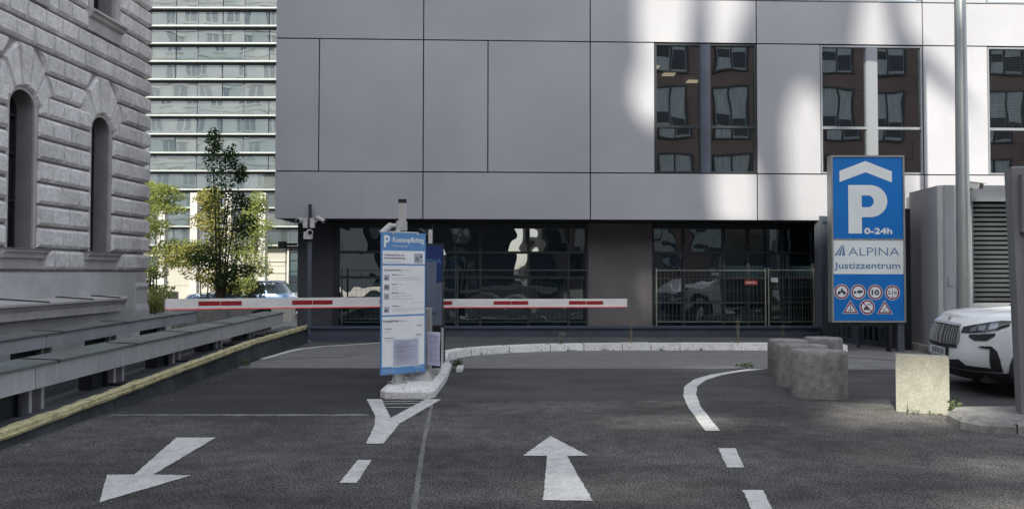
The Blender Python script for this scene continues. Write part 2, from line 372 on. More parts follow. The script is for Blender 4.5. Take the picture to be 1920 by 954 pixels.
strip([(5.45, 6.7), (6.8, 6.85), (9, 6.9)], .06, .0055, 'asphalt_seam', 'seam', .02, 8)
strip([(3.0, 12.37), (5.8, 12.36)], .05, .0055, 'asphalt_seam', 'seam', .01, 12)
strip([(5.0, 12.5), (7.6, 12.5)], .45, .0052, 'concrete_strip', 'seam', .01, 6)
strip([(5.4, 13.2), (8.0, 13.1)], .05, .0056, 'asphalt_seam', 'seam', .01, 8)
strip([(5.9, 14.4), (6.9, 13.6), (7.9, 12.6)], .06, .007, 'tar_line', 'tar', .015, 8)
strip([(-4.5, 13.5), (-3.8, 13.9), (-3.2, 13.9)], .03, .006, 'tar_line', 'tar', .01, 8)
strip([(-3.2, 13.9), (-3.0, 14.5)], .03, .007, 'tar_line', 'tar', .01, 8)
# painted markings
def jagged(poly, n=10, j=.012):
    P = []
    for (x0, y0), (x1, y1) in zip(poly, poly[1:]+poly[:1]):
        for i in range(n):
            t = i/n; a = 0 if i == 0 else j
            P.append((x0+(x1-x0)*t+random.uniform(-a, a), y0+(y1-y0)*t+random.uniform(-a, a)))
    return P
def marking(poly, name='road_marking', z=.0065, n=26):
    bm = B(); sheet(bm, jagged(poly, n, .005), z); return struct(name, bm, 'marking')
marking([(-3.24, 7.15), (-2.86, 7.15), (-2.83, 5.85), (-2.52, 5.83), (-2.86, 5.15), (-3.19, 5.84), (-2.98, 5.85)], 'lane_arrow')
marking([(.38, 7.24), (.67, 6.47), (.48, 6.46), (.57, 5.2), (.22, 5.21), (.31, 6.46), (.10, 6.47)], 'lane_arrow')
marking([(-1.83, 9.32), (-1.64, 9.32), (-1.33, 8.12), (-1.09, 9.32), (-.89, 9.32), (-1.19, 7.81), (-1.19, 7.5), (-1.20, 6.91), (-1.36, 6.91), (-1.43, 7.7), (-1.52, 8.24)])
marking([(-1.31, 6.31), (-1.19, 6.31), (-1.18, 5.63), (-1.31, 5.63)], 'lane_dash')
marking([(1.88, 6.75), (2.04, 6.75), (1.91, 6.09), (1.77, 6.09)], 'lane_dash')
marking([(1.70, 5.46), (1.85, 5.46), (1.72, 4.80), (1.58, 4.80)], 'lane_dash')
cl = [(3.91, 12.29), (3.51, 11.95), (3.1, 11.58), (2.72, 11.06), (2.41, 10.34), (2.23, 9.62), (2.09, 8.75), (1.96, 7.49)]
cr = [(2.11, 7.49), (2.26, 8.86), (2.42, 9.71), (2.62, 10.44), (2.92, 11.06), (3.3, 11.58), (3.71, 11.96), (4.25, 12.31)]
marking(cl+cr, 'lane_line', n=5)
for y0 in (9.15, 8.98, 8.74):
    hw = (y0-8.2)*.36
    marking([(-1.37-hw, y0), (-1.30+hw*.95, y0+.03), (-1.30+hw*.95, y0+.06), (-1.37-hw, y0+.03)], 'hatch_line', n=4)

# ------------------------------------------------------------------ raised pavement and white kerb
kf = [(-1.08, 12.40), (-1.15, 13.0), (-1.12, 13.55), (-.92, 14.0), (-.62, 14.36), (-.30, 14.58), (.08, 14.77), (.81, 15.05), (1.5, 15.17), (2.29, 15.22), (3.3, 15.25), (4.3, 15.27), (5.26, 15.26), (6.0, 15.2), (6.9, 15.06)]
bm = B(); prism(bm, [(-1.55, 12.45), (-1.2, 12.45), (-1.3, 13.3), (-1.1, 14.2), (-.5, 14.8), (.7, 15.3), (2.3, 15.45), (5.3, 15.5), (6.9, 15.3), (7.2, 17.05), (-1.55, 17.05)], -.1, .115)
struct('raised_pavement', bm, 'sidewalk')
kerb = thing('curved_kerb', 'long curved kerb of white painted stones sweeping behind the barrier', 'kerb', (2.3, 15.3, 0))
def resample(P, step):
    out = [P[0]]; acc = 0
    for (x0, y0), (x1, y1) in zip(P, P[1:]):
        d = math.hypot(x1-x0, y1-y0); t = step-acc
        while t <= d: out.append((x0+(x1-x0)*t/d, y0+(y1-y0)*t/d)); t += step
        acc = (acc+d) % step
    return out
def smoothpath(P, k=6):
    out = []
    for i in range(len(P)-1):
        p0, p1, p2, p3 = (Vector(P[max(0, min(len(P)-1, j))]) for j in (i-1, i, i+1, i+2))
        for s in range(k):
            t = s/k; q = .5*((2*p1)+(-p0+p2)*t+(2*p0-5*p1+4*p2-p3)*t*t+(-p0+3*p1-3*p2+p3)*t**3); out.append((q.x, q.y))
    out.append(P[-1]); return out
kp_ = resample(smoothpath(kf), .1); kp = [kp_[0]]; _i = 0
while _i < len(kp_)-1: _i = min(len(kp_)-1, _i+random.randint(6, 11)); kp.append(kp_[_i])
for (x0, y0), (x1, y1) in zip(kp, kp[1:]):
    dx, dy = x1-x0, y1-y0; q = math.hypot(dx, dy); nx, ny = -dy/q, dx/q; g = .008/q*1.0
    a = (x0+dx*g, y0+dy*g); b = (x1-dx*g, y1-dy*g); h = .135+random.uniform(-.006, .006)
    bm = B(); hexa(bm, [(a[0], a[1], -.05), (b[0], b[1], -.05), (b[0]+nx*.3, b[1]+ny*.3, -.05), (a[0]+nx*.3, a[1]+ny*.3, -.05),
                        (a[0]+nx*.02, a[1]+ny*.02, h), (b[0]+nx*.02, b[1]+ny*.02, h), (b[0]+nx*.3, b[1]+ny*.3, h), (a[0]+nx*.3, a[1]+ny*.3, h)])
    obj('kerb_stone', bm, 'kerb_white', kerb, bevel=.022, seg=2)

# traffic island under the signs
isl = thing('traffic_island', 'white painted concrete island with chamfered rim under the parking signs', 'traffic island', (-1.35, 10.8, 0))
def rim(s, z): # outline with inset s
    return [(-1.60+s*.4, 9.36+s, z), (-1.06-s*.4, 9.36+s, z), (-.985-s, 9.50+s*.6, z), (-.96-s, 10.8, z), (-1.0-s, 12.25-s, z), (-1.62+s, 12.25-s, z), (-1.69+s, 10.8, z), (-1.69+s, 9.50+s*.6, z)]
for k, (ya, yb) in enumerate(((0, 1),)):
    bm = B(); loft(bm, [rim(0, -.05), rim(0, .085), rim(.03, .115), rim(.085, .14), rim(.10, .142)])
    obj('kerb_rim', bm, 'kerb_white', isl, smooth=False)
bm = B(); prism(bm, [(-.90, 11.9), (-.80, 11.9), (-.80, 12.3), (-.90, 12.3)], -.02, .06)
tag(obj('loose_kerb_stone', bm, 'kerb_white', bevel=.02), 'small loose white kerb stone lying beside the tail of the island', 'stone')

# ------------------------------------------------------------------ stone building on the left
SB = thing('rusticated_building', 'old grey building of pillow faced stone blocks with narrow arched windows', 'building', (-9.7, 15, 0))
WX, WK = -10.35, .0435; wn = Vector((1, -WK, 0)).normalized()
def W(t, z, d): # point on the wall: t = distance along, d = out of the wall
    return Vector((WX+WK*t, t, z))+wn*d
CH = .4515; Z0 = 1.62; TC = 19.0
wins = [11.85, 14.47, 17.05]; WR = .35; ZS = 4.84; ZB = 2.06
upw = (16.93-.42, 16.93+.42); UZ = 7.52
def arch(c, r, zb, zs, n=14):
    return [(c-r, zb), (c+r, zb)]+[(c+r*math.cos(math.pi*i/n), zs+r*math.sin(math.pi*i/n)) for i in range(n+1)]
holes = [arch(c, WR, ZB, ZS) for c in wins]
for c in (11.85, 14.47, 17.05): holes.append([(c-.42, UZ), (c+.42, UZ), (c+.42, 10.4), (c-.42, 10.4)])
bm = B(); holed(bm, [(-8, -2.6), (TC, -2.6), (TC, 10.8), (-8, 10.8)], holes, W, 0, -.45); obj('wall', bm, 'reveal', SB)
bm = B(); p = [W(-8, 0, -.46), W(TC, 0, -.46), Vector((-24, TC, 0)), Vector((-24, -8, 0))]
loft(bm, [[(q.x, q.y, -2.6) for q in p], [(q.x, q.y, 10.8) for q in p]]); obj('rear_wall', bm, 'stone_smooth', SB)
bm = B(); loft(bm, [[W(-8, 10.8, .25), W(TC+.25, 10.8, .25), Vector((-24, TC+.25, 10.8)), Vector((-24, -8, 10.8))], [W(-8, 11.1, .4), W(TC+.4, 11.1, .4), Vector((-24, TC+.4, 11.1)), Vector((-24, -8, 11.1))]])
obj('roof', bm, 'zinc', SB)
def clip(poly, a, b, c):   # keep a*u+b*v<=c
    out = []
    for (p, q) in zip(poly, poly[1:]+poly[:1]):
        fp = a*p[0]+b*p[1]-c; fq = a*q[0]+b*q[1]-c
        if fp <= 0: out.append(p)
        if fp*fq < 0:
            t = fp/(fp-fq); out.append((p[0]+(q[0]-p[0])*t, p[1]+(q[1]-p[1])*t))
    return out
def area(P): return .5*sum(p[0]*q[1]-q[0]*p[1] for p, q in zip(P, P[1:]+P[:1]))
def inset(P, d):
    if area(P) < 0: P = P[::-1]
    n = len(P); out = []
    for i in range(n):
        a, b, c = Vector(P[i-1]), Vector(P[i]), Vector(P[(i+1) % n])
        e1 = (b-a).normalized(); e2 = (c-b).normalized(); n1 = Vector((-e1.y, e1.x)); n2 = Vector((-e2.y, e2.x))
        k = n1+n2
        if k.length < 1e-4: k = n1
        k = k/max(.35, k.dot(n1)) if k.length else n1
        out.append(tuple(b+k*d))
    return P, out
def pillow(P, prot=.115, ins=.075, dz=0, par=None, name='stone_block', m='stone'):
    Q = [P[0]]
    for p in P[1:]:
        if math.hypot(p[0]-Q[-1][0], p[1]-Q[-1][1]) > .03: Q.append(p)
    if math.hypot(Q[0][0]-Q[-1][0], Q[0][1]-Q[-1][1]) < .03: Q.pop()
    if len(Q) < 3 or abs(area(Q)) < .01: return
    Q, _ = inset(Q, 0); _, g = inset(Q, .006); _, I = inset(Q, .016); _, J = inset(Q, .030)
    v0, v1 = min(p[1] for p in J), max(p[1] for p in J); cz, kz = (v0+v1)/2, max(.3, (v1-v0-ins)/(v1-v0)); J = [(p[0], cz+(p[1]-cz)*kz) for p in J]
    pr = prot+random.uniform(-.008, .012)
    bm = B(); loft(bm, [[W(u, v, -.02) for u, v in g], [W(u, v, pr*.45) for u, v in g], [W(u, v, pr*.62) for u, v in I], [W(u, v, pr) for u, v in J]])
    obj(name, bm, m, par or SB)
outer_arch = [(.20, 6.12), (.58, 5.70), (.78, 5.235), (.46, 4.98)]
nc = 18
for k in range(nc):
    z0 = Z0+CH*k+.022; z1 = Z0+CH*(k+1)-.022; zm = (z0+z1)/2
    # free stretches between the openings
    cuts = []
    for c in wins:
        if k == 0: cuts.append((c-.62, c+.62))
        elif zm < 4.95: cuts.append((c-.45, c+.45))
        elif zm < 6.13: cuts.append((c-.02, c+.02, c))
    if zm > UZ-.45:
        for c in (11.85, 14.47, 17.05): cuts.append((c-.62, c+.62))
    cuts.sort(); segs = []; t = 9.6
    for cu in cuts: segs.append((t, cu[0])); t = cu[1]
    segs.append((t, TC+.10))
    for a, b in segs:
        if b-a < .12: continue
        Ln = b-a; n = max(1, round(Ln/.52)); fr = [0]+[i/n for i in range(1, n)]+[1]
        if n > 1:
            sh = (.28 if k % 2 else -.28)/n
            fr = [0]+[i/n+sh+random.uniform(-.05, .05)/n for i in range(1, n)]+[1]
        for i in range(n):
            u0, u1 = a+Ln*fr[i], a+Ln*fr[i+1]
            if u1-u0 < .08: continue
            if b > TC and i == n-1:   # quoin that turns the corner
                bm = B(); rr_ = []
                for dz, du, dd in ((0, -.045, .035), (.018, -.02, .06), (.07, .0, .118), (CH-.044-.07, .0, .118), (CH-.044-.018, -.02, .06), (CH-.044, -.045, .035)):
                    zz = z0+dz; q = [W(u0+.008, zz, -.5), W(u1+du, zz, -.5), W(u1+du, zz, dd-.03), W(u1+du-.03, zz, dd), W(u0+.03, zz, dd), W(u0+.008, zz, dd-.04)]
                    rr_.append(q)
                loft(bm, rr_); obj('stone_block', bm, 'stone', SB); continue
            P = [(u0, z0), (u1, z0), (u1, z1), (u0, z1)]
            if 4.8 < zm < 6.13:
                for c in wins:
                    s = 1 if (u0+u1)/2 > c else -1
                    if abs((u0+u1)/2-c) > 1.4: continue
                    for (ua, za), (ub, zb) in zip(outer_arch, outer_arch[1:]):
                        if zm > zb-.0 and zm < za+.25 or (za, zb) == (5.235, 4.98) and zm < 5.235:
                            if (za, zb) == (5.235, 4.98): continue
                            ax, az, bx, bz = c+s*ua, za, c+s*ub, zb
                            nx, nz = (az-bz), (bx-ax)
                            if nx*s < 0: nx, nz = -nx, -nz
                            cc = nx*ax+nz*az
                            P = clip(P, -nx, -nz, -(cc+.02))
                            if not P: break
                    if P and zm < 5.25:
                        P = clip(P, -s, 0, -(s*c+.46))
                    if not P: break
            if P and len(P) > 2: pillow(P)
# voussoirs, archivolts, reveals, frames, sills
for c in wins:
    ang = [14, 44, 74]
    def ip(a, s, r=.42): return (c+s*r*math.sin(R(a)), ZS+r*math.cos(R(a)))
    pillow([ip(14, -1), ip(14, 1), (c+.20, 6.12), (c-.20, 6.12)], .13, .05, name='keystone')
    for s in (-1, 1):
        pillow([ip(15, s), ip(43, s), (c+s*.57, 5.71), (c+s*.215, 6.10)], .11, .05, name='voussoir')
        pillow([ip(45, s), ip(78, s, .43), (c+s*.77, 5.22), (c+s*.59, 5.67)], .11, .05, name='voussoir')
    wd = obj('window', (lambda bm: (holed(bm, arch(c, WR, ZB, ZS), [arch(c, WR-.055, ZB+.06, ZS)], W, -.40, -.33), bm)[1])(B()), 'frame_dark', SB)
    bm = B(); P = [W(u, v, -.38) for u, v in arch(c, WR-.04, ZB+.05, ZS)]; bm.faces.new([bm.verts.new(p) for p in P]); obj('pane', bm, 'glass_old', wd, world=False).matrix_parent_inverse = Matrix()
    # pane/bars are in the same local frame as the window part: rebuild with the building transform
    for ch in wd.children: ch.data.transform(SB.matrix_basis.inverted())
    bm = B()
    for zz in (3.0, 3.95, 4.72): hexa(bm, [W(c-.31, zz, -.375), W(c+.31, zz, -.375), W(c+.31, zz, -.31), W(c-.31, zz, -.31), W(c-.31, zz+.055, -.375), W(c+.31, zz+.055, -.375), W(c+.31, zz+.055, -.31), W(c-.31, zz+.055, -.31)])
    hexa(bm, [W(c-.03, ZB+.06, -.37), W(c+.03, ZB+.06, -.37), W(c+.03, ZB+.06, -.315), W(c-.03, ZB+.06, -.315), W(c-.03, 5.1, -.37), W(c+.03, 5.1, -.37), W(c+.03, 5.1, -.315), W(c-.03, 5.1, -.315)])
    bm.transform(SB.matrix_basis.inverted()); obj('glazing_bar', bm, 'frame_dark', wd, world=False)
    bm = B(); holed(bm, arch(c, WR+.085, ZB, ZS), [arch(c, WR+.003, ZB-.001, ZS)], W, .045, .002); obj('archivolt', bm, 'stone_smooth', SB, bevel=.012)
    # sill: cap with cyma below
    prof = [(.0, 2.065), (.24, 2.04), (.25, 2.0), (.20, 1.985), (.17, 1.94), (.16, 1.88), (.08, 1.86), (.075, 1.66), (0, 1.66)]
    bm = B(); loft(bm, [[W(c-.62, z, d) for d, z in prof], [W(c+.62, z, d) for d, z in prof]]); obj('window_sill', bm, 'stone_smooth', SB)
    bm = B(); hexa(bm, [W(c-.64, 2.05, .0), W(c+.64, 2.05, .0), W(c+.64, 2.035, .262), W(c-.64, 2.035, .262), W(c-.64, 2.075, .0), W(c+.64, 2.075, .0), W(c+.64, 2.05, .265), W(c-.64, 2.05, .265)]); obj('sill_flashing', bm, 'zinc', SB)
    # upper window
    wu = obj('window', (lambda bm: (holed(bm, [(c-.42, UZ), (c+.42, UZ), (c+.42, 10.4), (c-.42, 10.4)], [[(c-.36, UZ+.06), (c+.36, UZ+.06), (c+.36, 10.3), (c-.36, 10.3)]], W, -.40, -.33), bm)[1])(B()), 'frame_dark', SB)
    bm = B(); P = [W(u, v, -.38) for u, v in [(c-.4, UZ), (c+.4, UZ), (c+.4, 10.4), (c-.4, 10.4)]]; bm.faces.new([bm.verts.new(p) for p in P]); bm.transform(SB.matrix_basis.inverted()); obj('pane', bm, 'glass_old', wu, world=False)
    bm = B(); holed(bm, [(c-.60, UZ), (c+.60, UZ), (c+.60, 10.6), (c-.60, 10.6)], [[(c-.422, UZ-.001), (c+.422, UZ-.001), (c+.422, 10.4), (c-.422, 10.4)]], W, .09, .002); obj('window_surround', bm, 'stone_smooth', SB, bevel=.02)
    prof = [(.0, UZ+.01), (.27, UZ-.01), (.28, UZ-.06), (.21, UZ-.09), (.19, UZ-.16), (.12, UZ-.2), (.11, UZ-.46), (0, UZ-.46)]
    bm = B(); loft(bm, [[W(c-.66, z, d) for d, z in prof], [W(c+.66, z, d) for d, z in prof]]); obj('window_sill', bm, 'stone_smooth', SB)
# plinth, corner pedestal, ledge
bm = B(); hexa(bm, [W(-8, -2.6, 0), W(TC, -2.6, 0), W(TC, -2.6, .10), W(-8, -2.6, .10), W(-8, 1.60, 0), W(TC, 1.60, 0), W(TC, 1.57, .10), W(-8, 1.57, .10)]); obj('plinth', bm, 'plinth', SB)
prof = [(.09, 1.33), (.13, 1.31), (.16, 1.24), (.13, 1.15), (.13, .80), (.16, .72), (.18, .64), (.18, -2.6), (.09, -2.6)]
bm = B(); loft(bm, [[W(18.45, z, d) for d, z in prof], [W(19.0, z, d) for d, z in prof]]); obj('corner_pedestal', bm, 'plinth', SB)
LX = -9.2
prof = [(-9.75, 1.10), (LX, .99), (LX, .945), (LX-.06, .93), (LX-.10, .86), (LX-.12, .83), (LX-.12, .68), (LX-.34, .655), (LX-.34, -2.6), (-9.75, -2.6)]
bm = B(); loft(bm, [[(x, -2, z) for x, z in prof], [(x, 17.75, z) for x, z in prof]]); obj('stone_ledge', bm, 'stone_smooth', SB)
for yy in (4.0, 5.6, 7.2, 8.9, 10.6, 12.3, 14.05, 15.6, 16.7):
    bm = B(); hexa(bm, [(-9.72, yy-.4, 1.098), (LX, yy+.55, .992), (LX, yy+.62, .992), (-9.72, yy-.33, 1.098), (-9.72, yy-.4, 1.122), (LX, yy+.55, 1.014), (LX, yy+.62, 1.014), (-9.72, yy-.33, 1.122)])
    obj('flashing_seam', bm, 'frame_dark', SB)

# ------------------------------------------------------------------ barrier beams and kerb wall beside the light well
def zk(y): return .14+(y-6.7)*.0315 if y < 13.6 else .357
KY = [1, 3, 5, 6.7, 8.67, 10.55, 12.3, 14.0, 16.0, 17.4]
def kx(y): return -4.62-.010*(y-7)
kw = thing('kerb_wall', 'dark upstand wall with worn yellow edging along the left lane', 'wall', (-4.8, 10, 0))
for y0, y1 in zip(KY, KY[1:]):
    bm = B(); g = .006
    hexa(bm, [(kx(y0)+.02, y0+g, -.1), (kx(y1)+.02, y1-g, -.1), (kx(y1)-.16, y1-g, -.1), (kx(y0)-.16, y0+g, -.1),
              (kx(y0)-.05, y0+g, zk(y0)-.06), (kx(y1)-.05, y1-g, zk(y1)-.06), (kx(y1)-.16, y1-g, zk(y1)-.06), (kx(y0)-.16, y0+g, zk(y0)-.06)])
    obj('upstand', bm, 'upstand', kw)
    # yellow edging, weathered and uneven
    rings = []; n = 14
    for i in range(n+1):
        y = y0+g+(y1-y0-2*g)*i/n; z = zk(y); j = lambda s=.008: random.uniform(-s, s)
        x = kx(y)
        rings.append([(x+.012, y, z-.066+j(.005)), (x+.026+j(.004), y, z-.034+j(.003)), (x+.004+j(.004), y, z-.030), (x+.006+j(.005), y, z+.004+j(.005)), (x-.05+j(.006), y, z+.010+j(.006)), (x-.115+j(.018), y, z+.008+j(.008)), (x-.125, y, z-.062)])
    bm = B(); loft(bm, rings); obj('yellow_edging', bm, 'yellow_strip', kw)
    bm = B(); hexa(bm, [(kx(y0)-.13, y0, -2.6), (kx(y1)-.13, y1, -2.6), (kx(y1)-.66, y1, -2.6), (kx(y0)-.66, y0, -2.6),
                        (kx(y0)-.13, y0, zk(y0)-.035), (kx(y1)-.13, y1, zk(y1)-.035), (kx(y1)-.66, y1, zk(y1)-.03), (kx(y0)-.66, y0, zk(y0)-.03)])
    obj('ledge', bm, 'ledge', kw)
for yy in (9.2, 11.15, 13.0, 14.6):
    bm = B(); hexa(bm, [(kx(yy)-.14, yy, zk(yy)-.04), (kx(yy)-.13, yy+.10, zk(yy)-.04), (kx(yy)-.42, yy+.12, zk(yy)-.04), (kx(yy)-.42, yy+.02, zk(yy)-.04)]+[(kx(yy)-.14, yy, zk(yy)-.01), (kx(yy)-.13, yy+.10, zk(yy)-.01), (kx(yy)-.42, yy+.12, zk(yy)-.01), (kx(yy)-.42, yy+.02, zk(yy)-.01)])
    obj('drain_slot', bm, 'black', kw)
def railing(name, label, xf, ztop, hb, y_end, wcap, y_first, pitch, rx=0):
    t = thing(name, label, 'barrier', (xf, 10, 0), 0, 'grey beam barriers beside the light well')
    ys = [y_first+pitch*i for i in range(-6, 8)]
    ys = [y for y in ys if 1 < y < y_end-.3]+[y_end]
    for y0, y1 in zip(ys, ys[1:]):
        g = .006
        x0, x1 = xf+rx*(y0-7), xf+rx*(y1-7)
        bm = B(); hexa(bm, [(x0, y0+g, ztop(y0)-hb), (x1, y1-g, ztop(y1)-hb), (x1-wcap+.06, y1-g, ztop(y1)-hb), (x0-wcap+.06, y0+g, ztop(y0)-hb),
                            (x0, y0+g, ztop(y0)-.03), (x1, y1-g, ztop(y1)-.03), (x1-wcap+.06, y1-g, ztop(y1)-.03), (x0-wcap+.06, y0+g, ztop(y0)-.03)])
        obj('beam', bm, 'beam', t, bevel=.006)
        ya, yb = y0+.35, y1+.35
        if y1 == y_end: yb = y_end+.02
        xa, xb = xf+rx*(ya-7), xf+rx*(yb-7)
        bm = B(); hexa(bm, [(xa+.025, ya+.004, ztop(ya)-.028), (xb+.025, yb-.004, ztop(yb)-.028), (xb-wcap, yb-.004, ztop(yb)-.028), (xa-wcap, ya+.004, ztop(ya)-.028),
                            (xa+.025, ya+.004, ztop(ya)-.004), (xb+.025, yb-.004, ztop(yb)-.004), (xb-wcap, yb-.004, ztop(yb)+.012), (xa-wcap, ya+.004, ztop(ya)+.012)])
        obj('cap', bm, 'beam_cap', t, bevel=.004)
        bm = B(); hexa(bm, [(xa+.03, ya-.02, ztop(ya)-.03), (xa+.03, ya+.02, ztop(ya)-.03), (xa-wcap, ya+.02, ztop(ya)-.03), (xa-wcap, ya-.02, ztop(ya)-.03),
                            (xa+.03, ya-.02, ztop(ya)+.004), (xa+.03, ya+.02, ztop(ya)+.004), (xa-wcap, ya+.02, ztop(ya)+.02), (xa-wcap, ya-.02, ztop(ya)+.02)])
        obj('cap_seam', bm, 'frame_dark', t)
        zb = zk(y0)-.04 if rx else .10
        for dy, mm in ((.10, 'beam'), (.30, 'beam'), (-.06, 'frame_dark')):
            bm = B(); y = y0+dy; wy = .05 if mm == 'beam' else .04
            box(bm, (x0-.30, y, zb), (x0-.13, y+wy, ztop(y0)-hb+.005)); obj('post', bm, mm, t)
        bm = B(); box(bm, (x0-.34, y0-.30, zb), (x0-.18, y0+.06, ztop(y0)-hb+.004)); obj('bearing_block', bm, 'frame_dark', t)
    return t
railing('beam_railing', 'nearer grey beam barrier with dark metal cap right behind the yellow edging', -4.86, lambda y: .655+.0095*(y-7), .255, 16.0, .40, 7.55, 1.66, -.012)
railing('beam_railing', 'farther grey beam barrier between the stone ledge and the nearer beam', -7.1, lambda y: .655+.0115*(y-10.3), .22, 16.6, .42, 7.45, 1.9, 0)
bm = B(); box(bm, (-7.75, -2, -2.6), (-6.95, 16.7, .10)); tag(obj('lightwell_wall', bm, 'ledge'), 'low grey wall under the farther beam barrier', 'wall')
bm = B(); box(bm, (-9.5, 16.72, -2.6), (-5.7, 17.2, -.02)); tag(obj('end_wall', bm, 'ledge'), 'low end wall closing the light well below the stone corner', 'wall')

# ------------------------------------------------------------------ grey clad office building
FK = .0323; FY = 17.19; fd = Vector((1, FK, 0)).normalized(); fn = Vector((FK, -1, 0)).normalized()
def F(s, z, d): # s along the facade, d = out towards the viewer
    return Vector((0, FY, z))+fd*s+fn*d
OB = thing('clad_office_building', 'modern office building clad in large smooth light grey panels over dark glazing', 'building', (3, FY, 0))
def fbox(s0, s1, z0, z1, d0, d1, bm=None):
    bm = bm or B(); hexa(bm, [F(s0, z0, d1), F(s1, z0, d1), F(s1, z0, d0), F(s0, z0, d0), F(s0, z1, d1), F(s1, z1, d1), F(s1, z1, d0), F(s0, z1, d0)]); return bm
G = .014
def panel(s0, s1, z0, z1, name='facade_panel', m='panel'):
    obj(name, fbox(s0+G, s1-G, z0+G, z1-G, -.03, .0), m, OB, bevel=.003)
ZA, ZBm, ZC, ZD = 2.835, 3.945, 7.045, 8.08
cols = [-5.51, -2.08, 1.84, 5.81, 9.84, 13.8, 17.8, 21.8]
for a, b in zip(cols, cols[1:]):
    panel(a, b, ZA, ZBm); panel(a, b, ZC, ZD)
mids = [(-5.51, -4.50), (-4.50, -2.08), (-2.08, -.57), (-.57, 1.84), (1.84, 3.37), (5.81, 7.35), (9.84, 11.42)]
for a, b in mids: panel(a, b, ZBm, ZC)
for a, b in [(13.9, 15.4), (17.9, 19.4)]: panel(a, b, ZBm, ZC)
for a, b in [(-5.51, -2.08), (-2.08, 1.84), (1.84, 5.81), (5.81, 7.35), (9.84, 11.42), (13.9, 15.4), (17.9, 19.4)]: panel(a, b, ZD, 11.2)
for zz in (11.2, 12.3, 15.4):
    for a, b in zip(cols, cols[1:]): panel(a, b, zz, {11.2: 12.3, 12.3: 15.4, 15.4: 17}[zz])
# structure behind the panels: top slab / shell with window openings
shell_holes = []
wins2 = [(3.37, 4.58), (4.58, 5.81), (7.35, 8.60), (8.60, 9.84), (11.42, 12.65), (12.65, 13.9), (15.4, 16.65), (16.65, 17.9), (19.4, 20.6), (20.6, 21.8)]
grp = [(3.37, 5.81), (7.35, 9.84), (11.42, 13.9), (15.4, 17.9), (19.4, 21.75)]
for a, b in grp: shell_holes.append([(a+.02, ZBm+.02), (b-.02, ZBm+.02), (b-.02, ZC-.02), (a+.02, ZC-.02)])
for a, b in grp[1:]: shell_holes.append([(a+.02, ZD+.02), (b-.02, ZD+.02), (b-.02, 11.18), (a+.02, 11.18)])
bm = B(); holed(bm, [(-5.49, ZA+.01), (21.8, ZA+.01), (21.8, 17), (-5.49, 17)], shell_holes, F, -.035, -.25); obj('wall', bm, 'joint', OB)
bm = fbox(-5.49, 21.8, ZA+.02, ZA+.12, -14, -.26); obj('soffit', bm, 'wall_dark', OB)
bm = fbox(-5.49, -5.40, ZA+.13, 17, -14, -.26); obj('side_wall', bm, 'panel', OB)
bm = fbox(-5.49, 21.8, 17.01, 17.3, -14, .02); obj('roof', bm, 'zinc', OB)
bm = fbox(-5.3, 21.8, 16.7, 16.99, -14, -.27); obj('top_slab', bm, 'joint', OB)
# rooms behind the first floor windows
bm = B()
for q in (((3, 3.95), (22, 3.95), -.27, -5), ((3, 7.05), (22, 7.05), -.27, -5)):
    (s0, z0), (s1, z1), d0, d1 = q; bm.faces.new([bm.verts.new(F(*p)) for p in ((s0, z0, d0), (s1, z0, d0), (s1, z0, d1), (s0, z0, d1))])
bm.faces.new([bm.verts.new(F(*p)) for p in ((3, 3.95, -5), (22, 3.95, -5), (22, 7.05, -5), (3, 7.05, -5))])
for s in (3, 6.6, 10.6, 14.6, 18.6, 22): bm.faces.new([bm.verts.new(F(*p)) for p in ((s, 3.95, -.27), (s, 3.95, -5), (s, 7.05, -5), (s, 7.05, -.27))])
obj('room_interior', bm, 'room', OB)
for s, z, d in ((3.75, 6.98, -1.9), (4.35, 6.98, -2.6), (5.2, 6.98, -3.3), (7.6, 6.98, -2.2), (8.5, 6.98, -3.4), (12.3, 6.98, -2.4)):
    obj('ceiling_light', fbox(s-.16, s+.16, z, z+.03, d-.12, d+.12), 'lamp_warm', OB)
ww = []
for i, (a, b) in enumerate(wins2):
    for (zb, zt, zm) in ((ZBm, ZC, 5.055), (ZD, 11.2, 9.2)):
        if zb == ZD and i < 2: continue
        lft = i % 2 == 0
        a0 = a+(.012 if lft else .10); b0 = b-(.10 if lft else .012)
        fr = 'frame_dark' if i < 2 else 'frame_alu'
        # opening outlines of the two lights
        o1 = [(a0+.04, zb+.055), (b0-.04, zb+.055), (b0-.04, zm-.03), (a0+.04, zm-.03)]
        o2 = [(a0+.04, zm+.03), (b0-.04, zm+.03), (b0-.04, zt-.055), (a0+.04, zt-.055)]
        bm = B(); holed(bm, [(a0, zb+.015), (b0, zb+.015), (b0, zt-.015), (a0, zt-.015)], [o1, o2], F, -.02, -.12)
        wo_ = obj('window', bm, fr, OB)
        for o_ in (o1, o2):
            bm = B(); tl = random.uniform(-.004, .004)
            bm.faces.new([bm.verts.new(F(s, z, -.075+(tl if kk in (0, 3) else -tl))) for kk, (s, z) in enumerate(o_)])
            bm.transform(OB.matrix_basis.inverted()); obj('pane', bm, 'glass_window', wo_, world=False)
        if i >= 4:
            bm = B(); n = 46
            for q in range(n):
                z = zm+.05+(zt-zm-.14)*q/n; bm.faces.new([bm.verts.new(F(*p)) for p in ((a0+.06, z, -.16), (b0-.06, z, -.16), (b0-.06, z+.035, -.20), (a0+.06, z+.035, -.20))])
            bm.transform(OB.matrix_basis.inverted()); o = obj('blind', bm, 'blind', wo_, world=False)
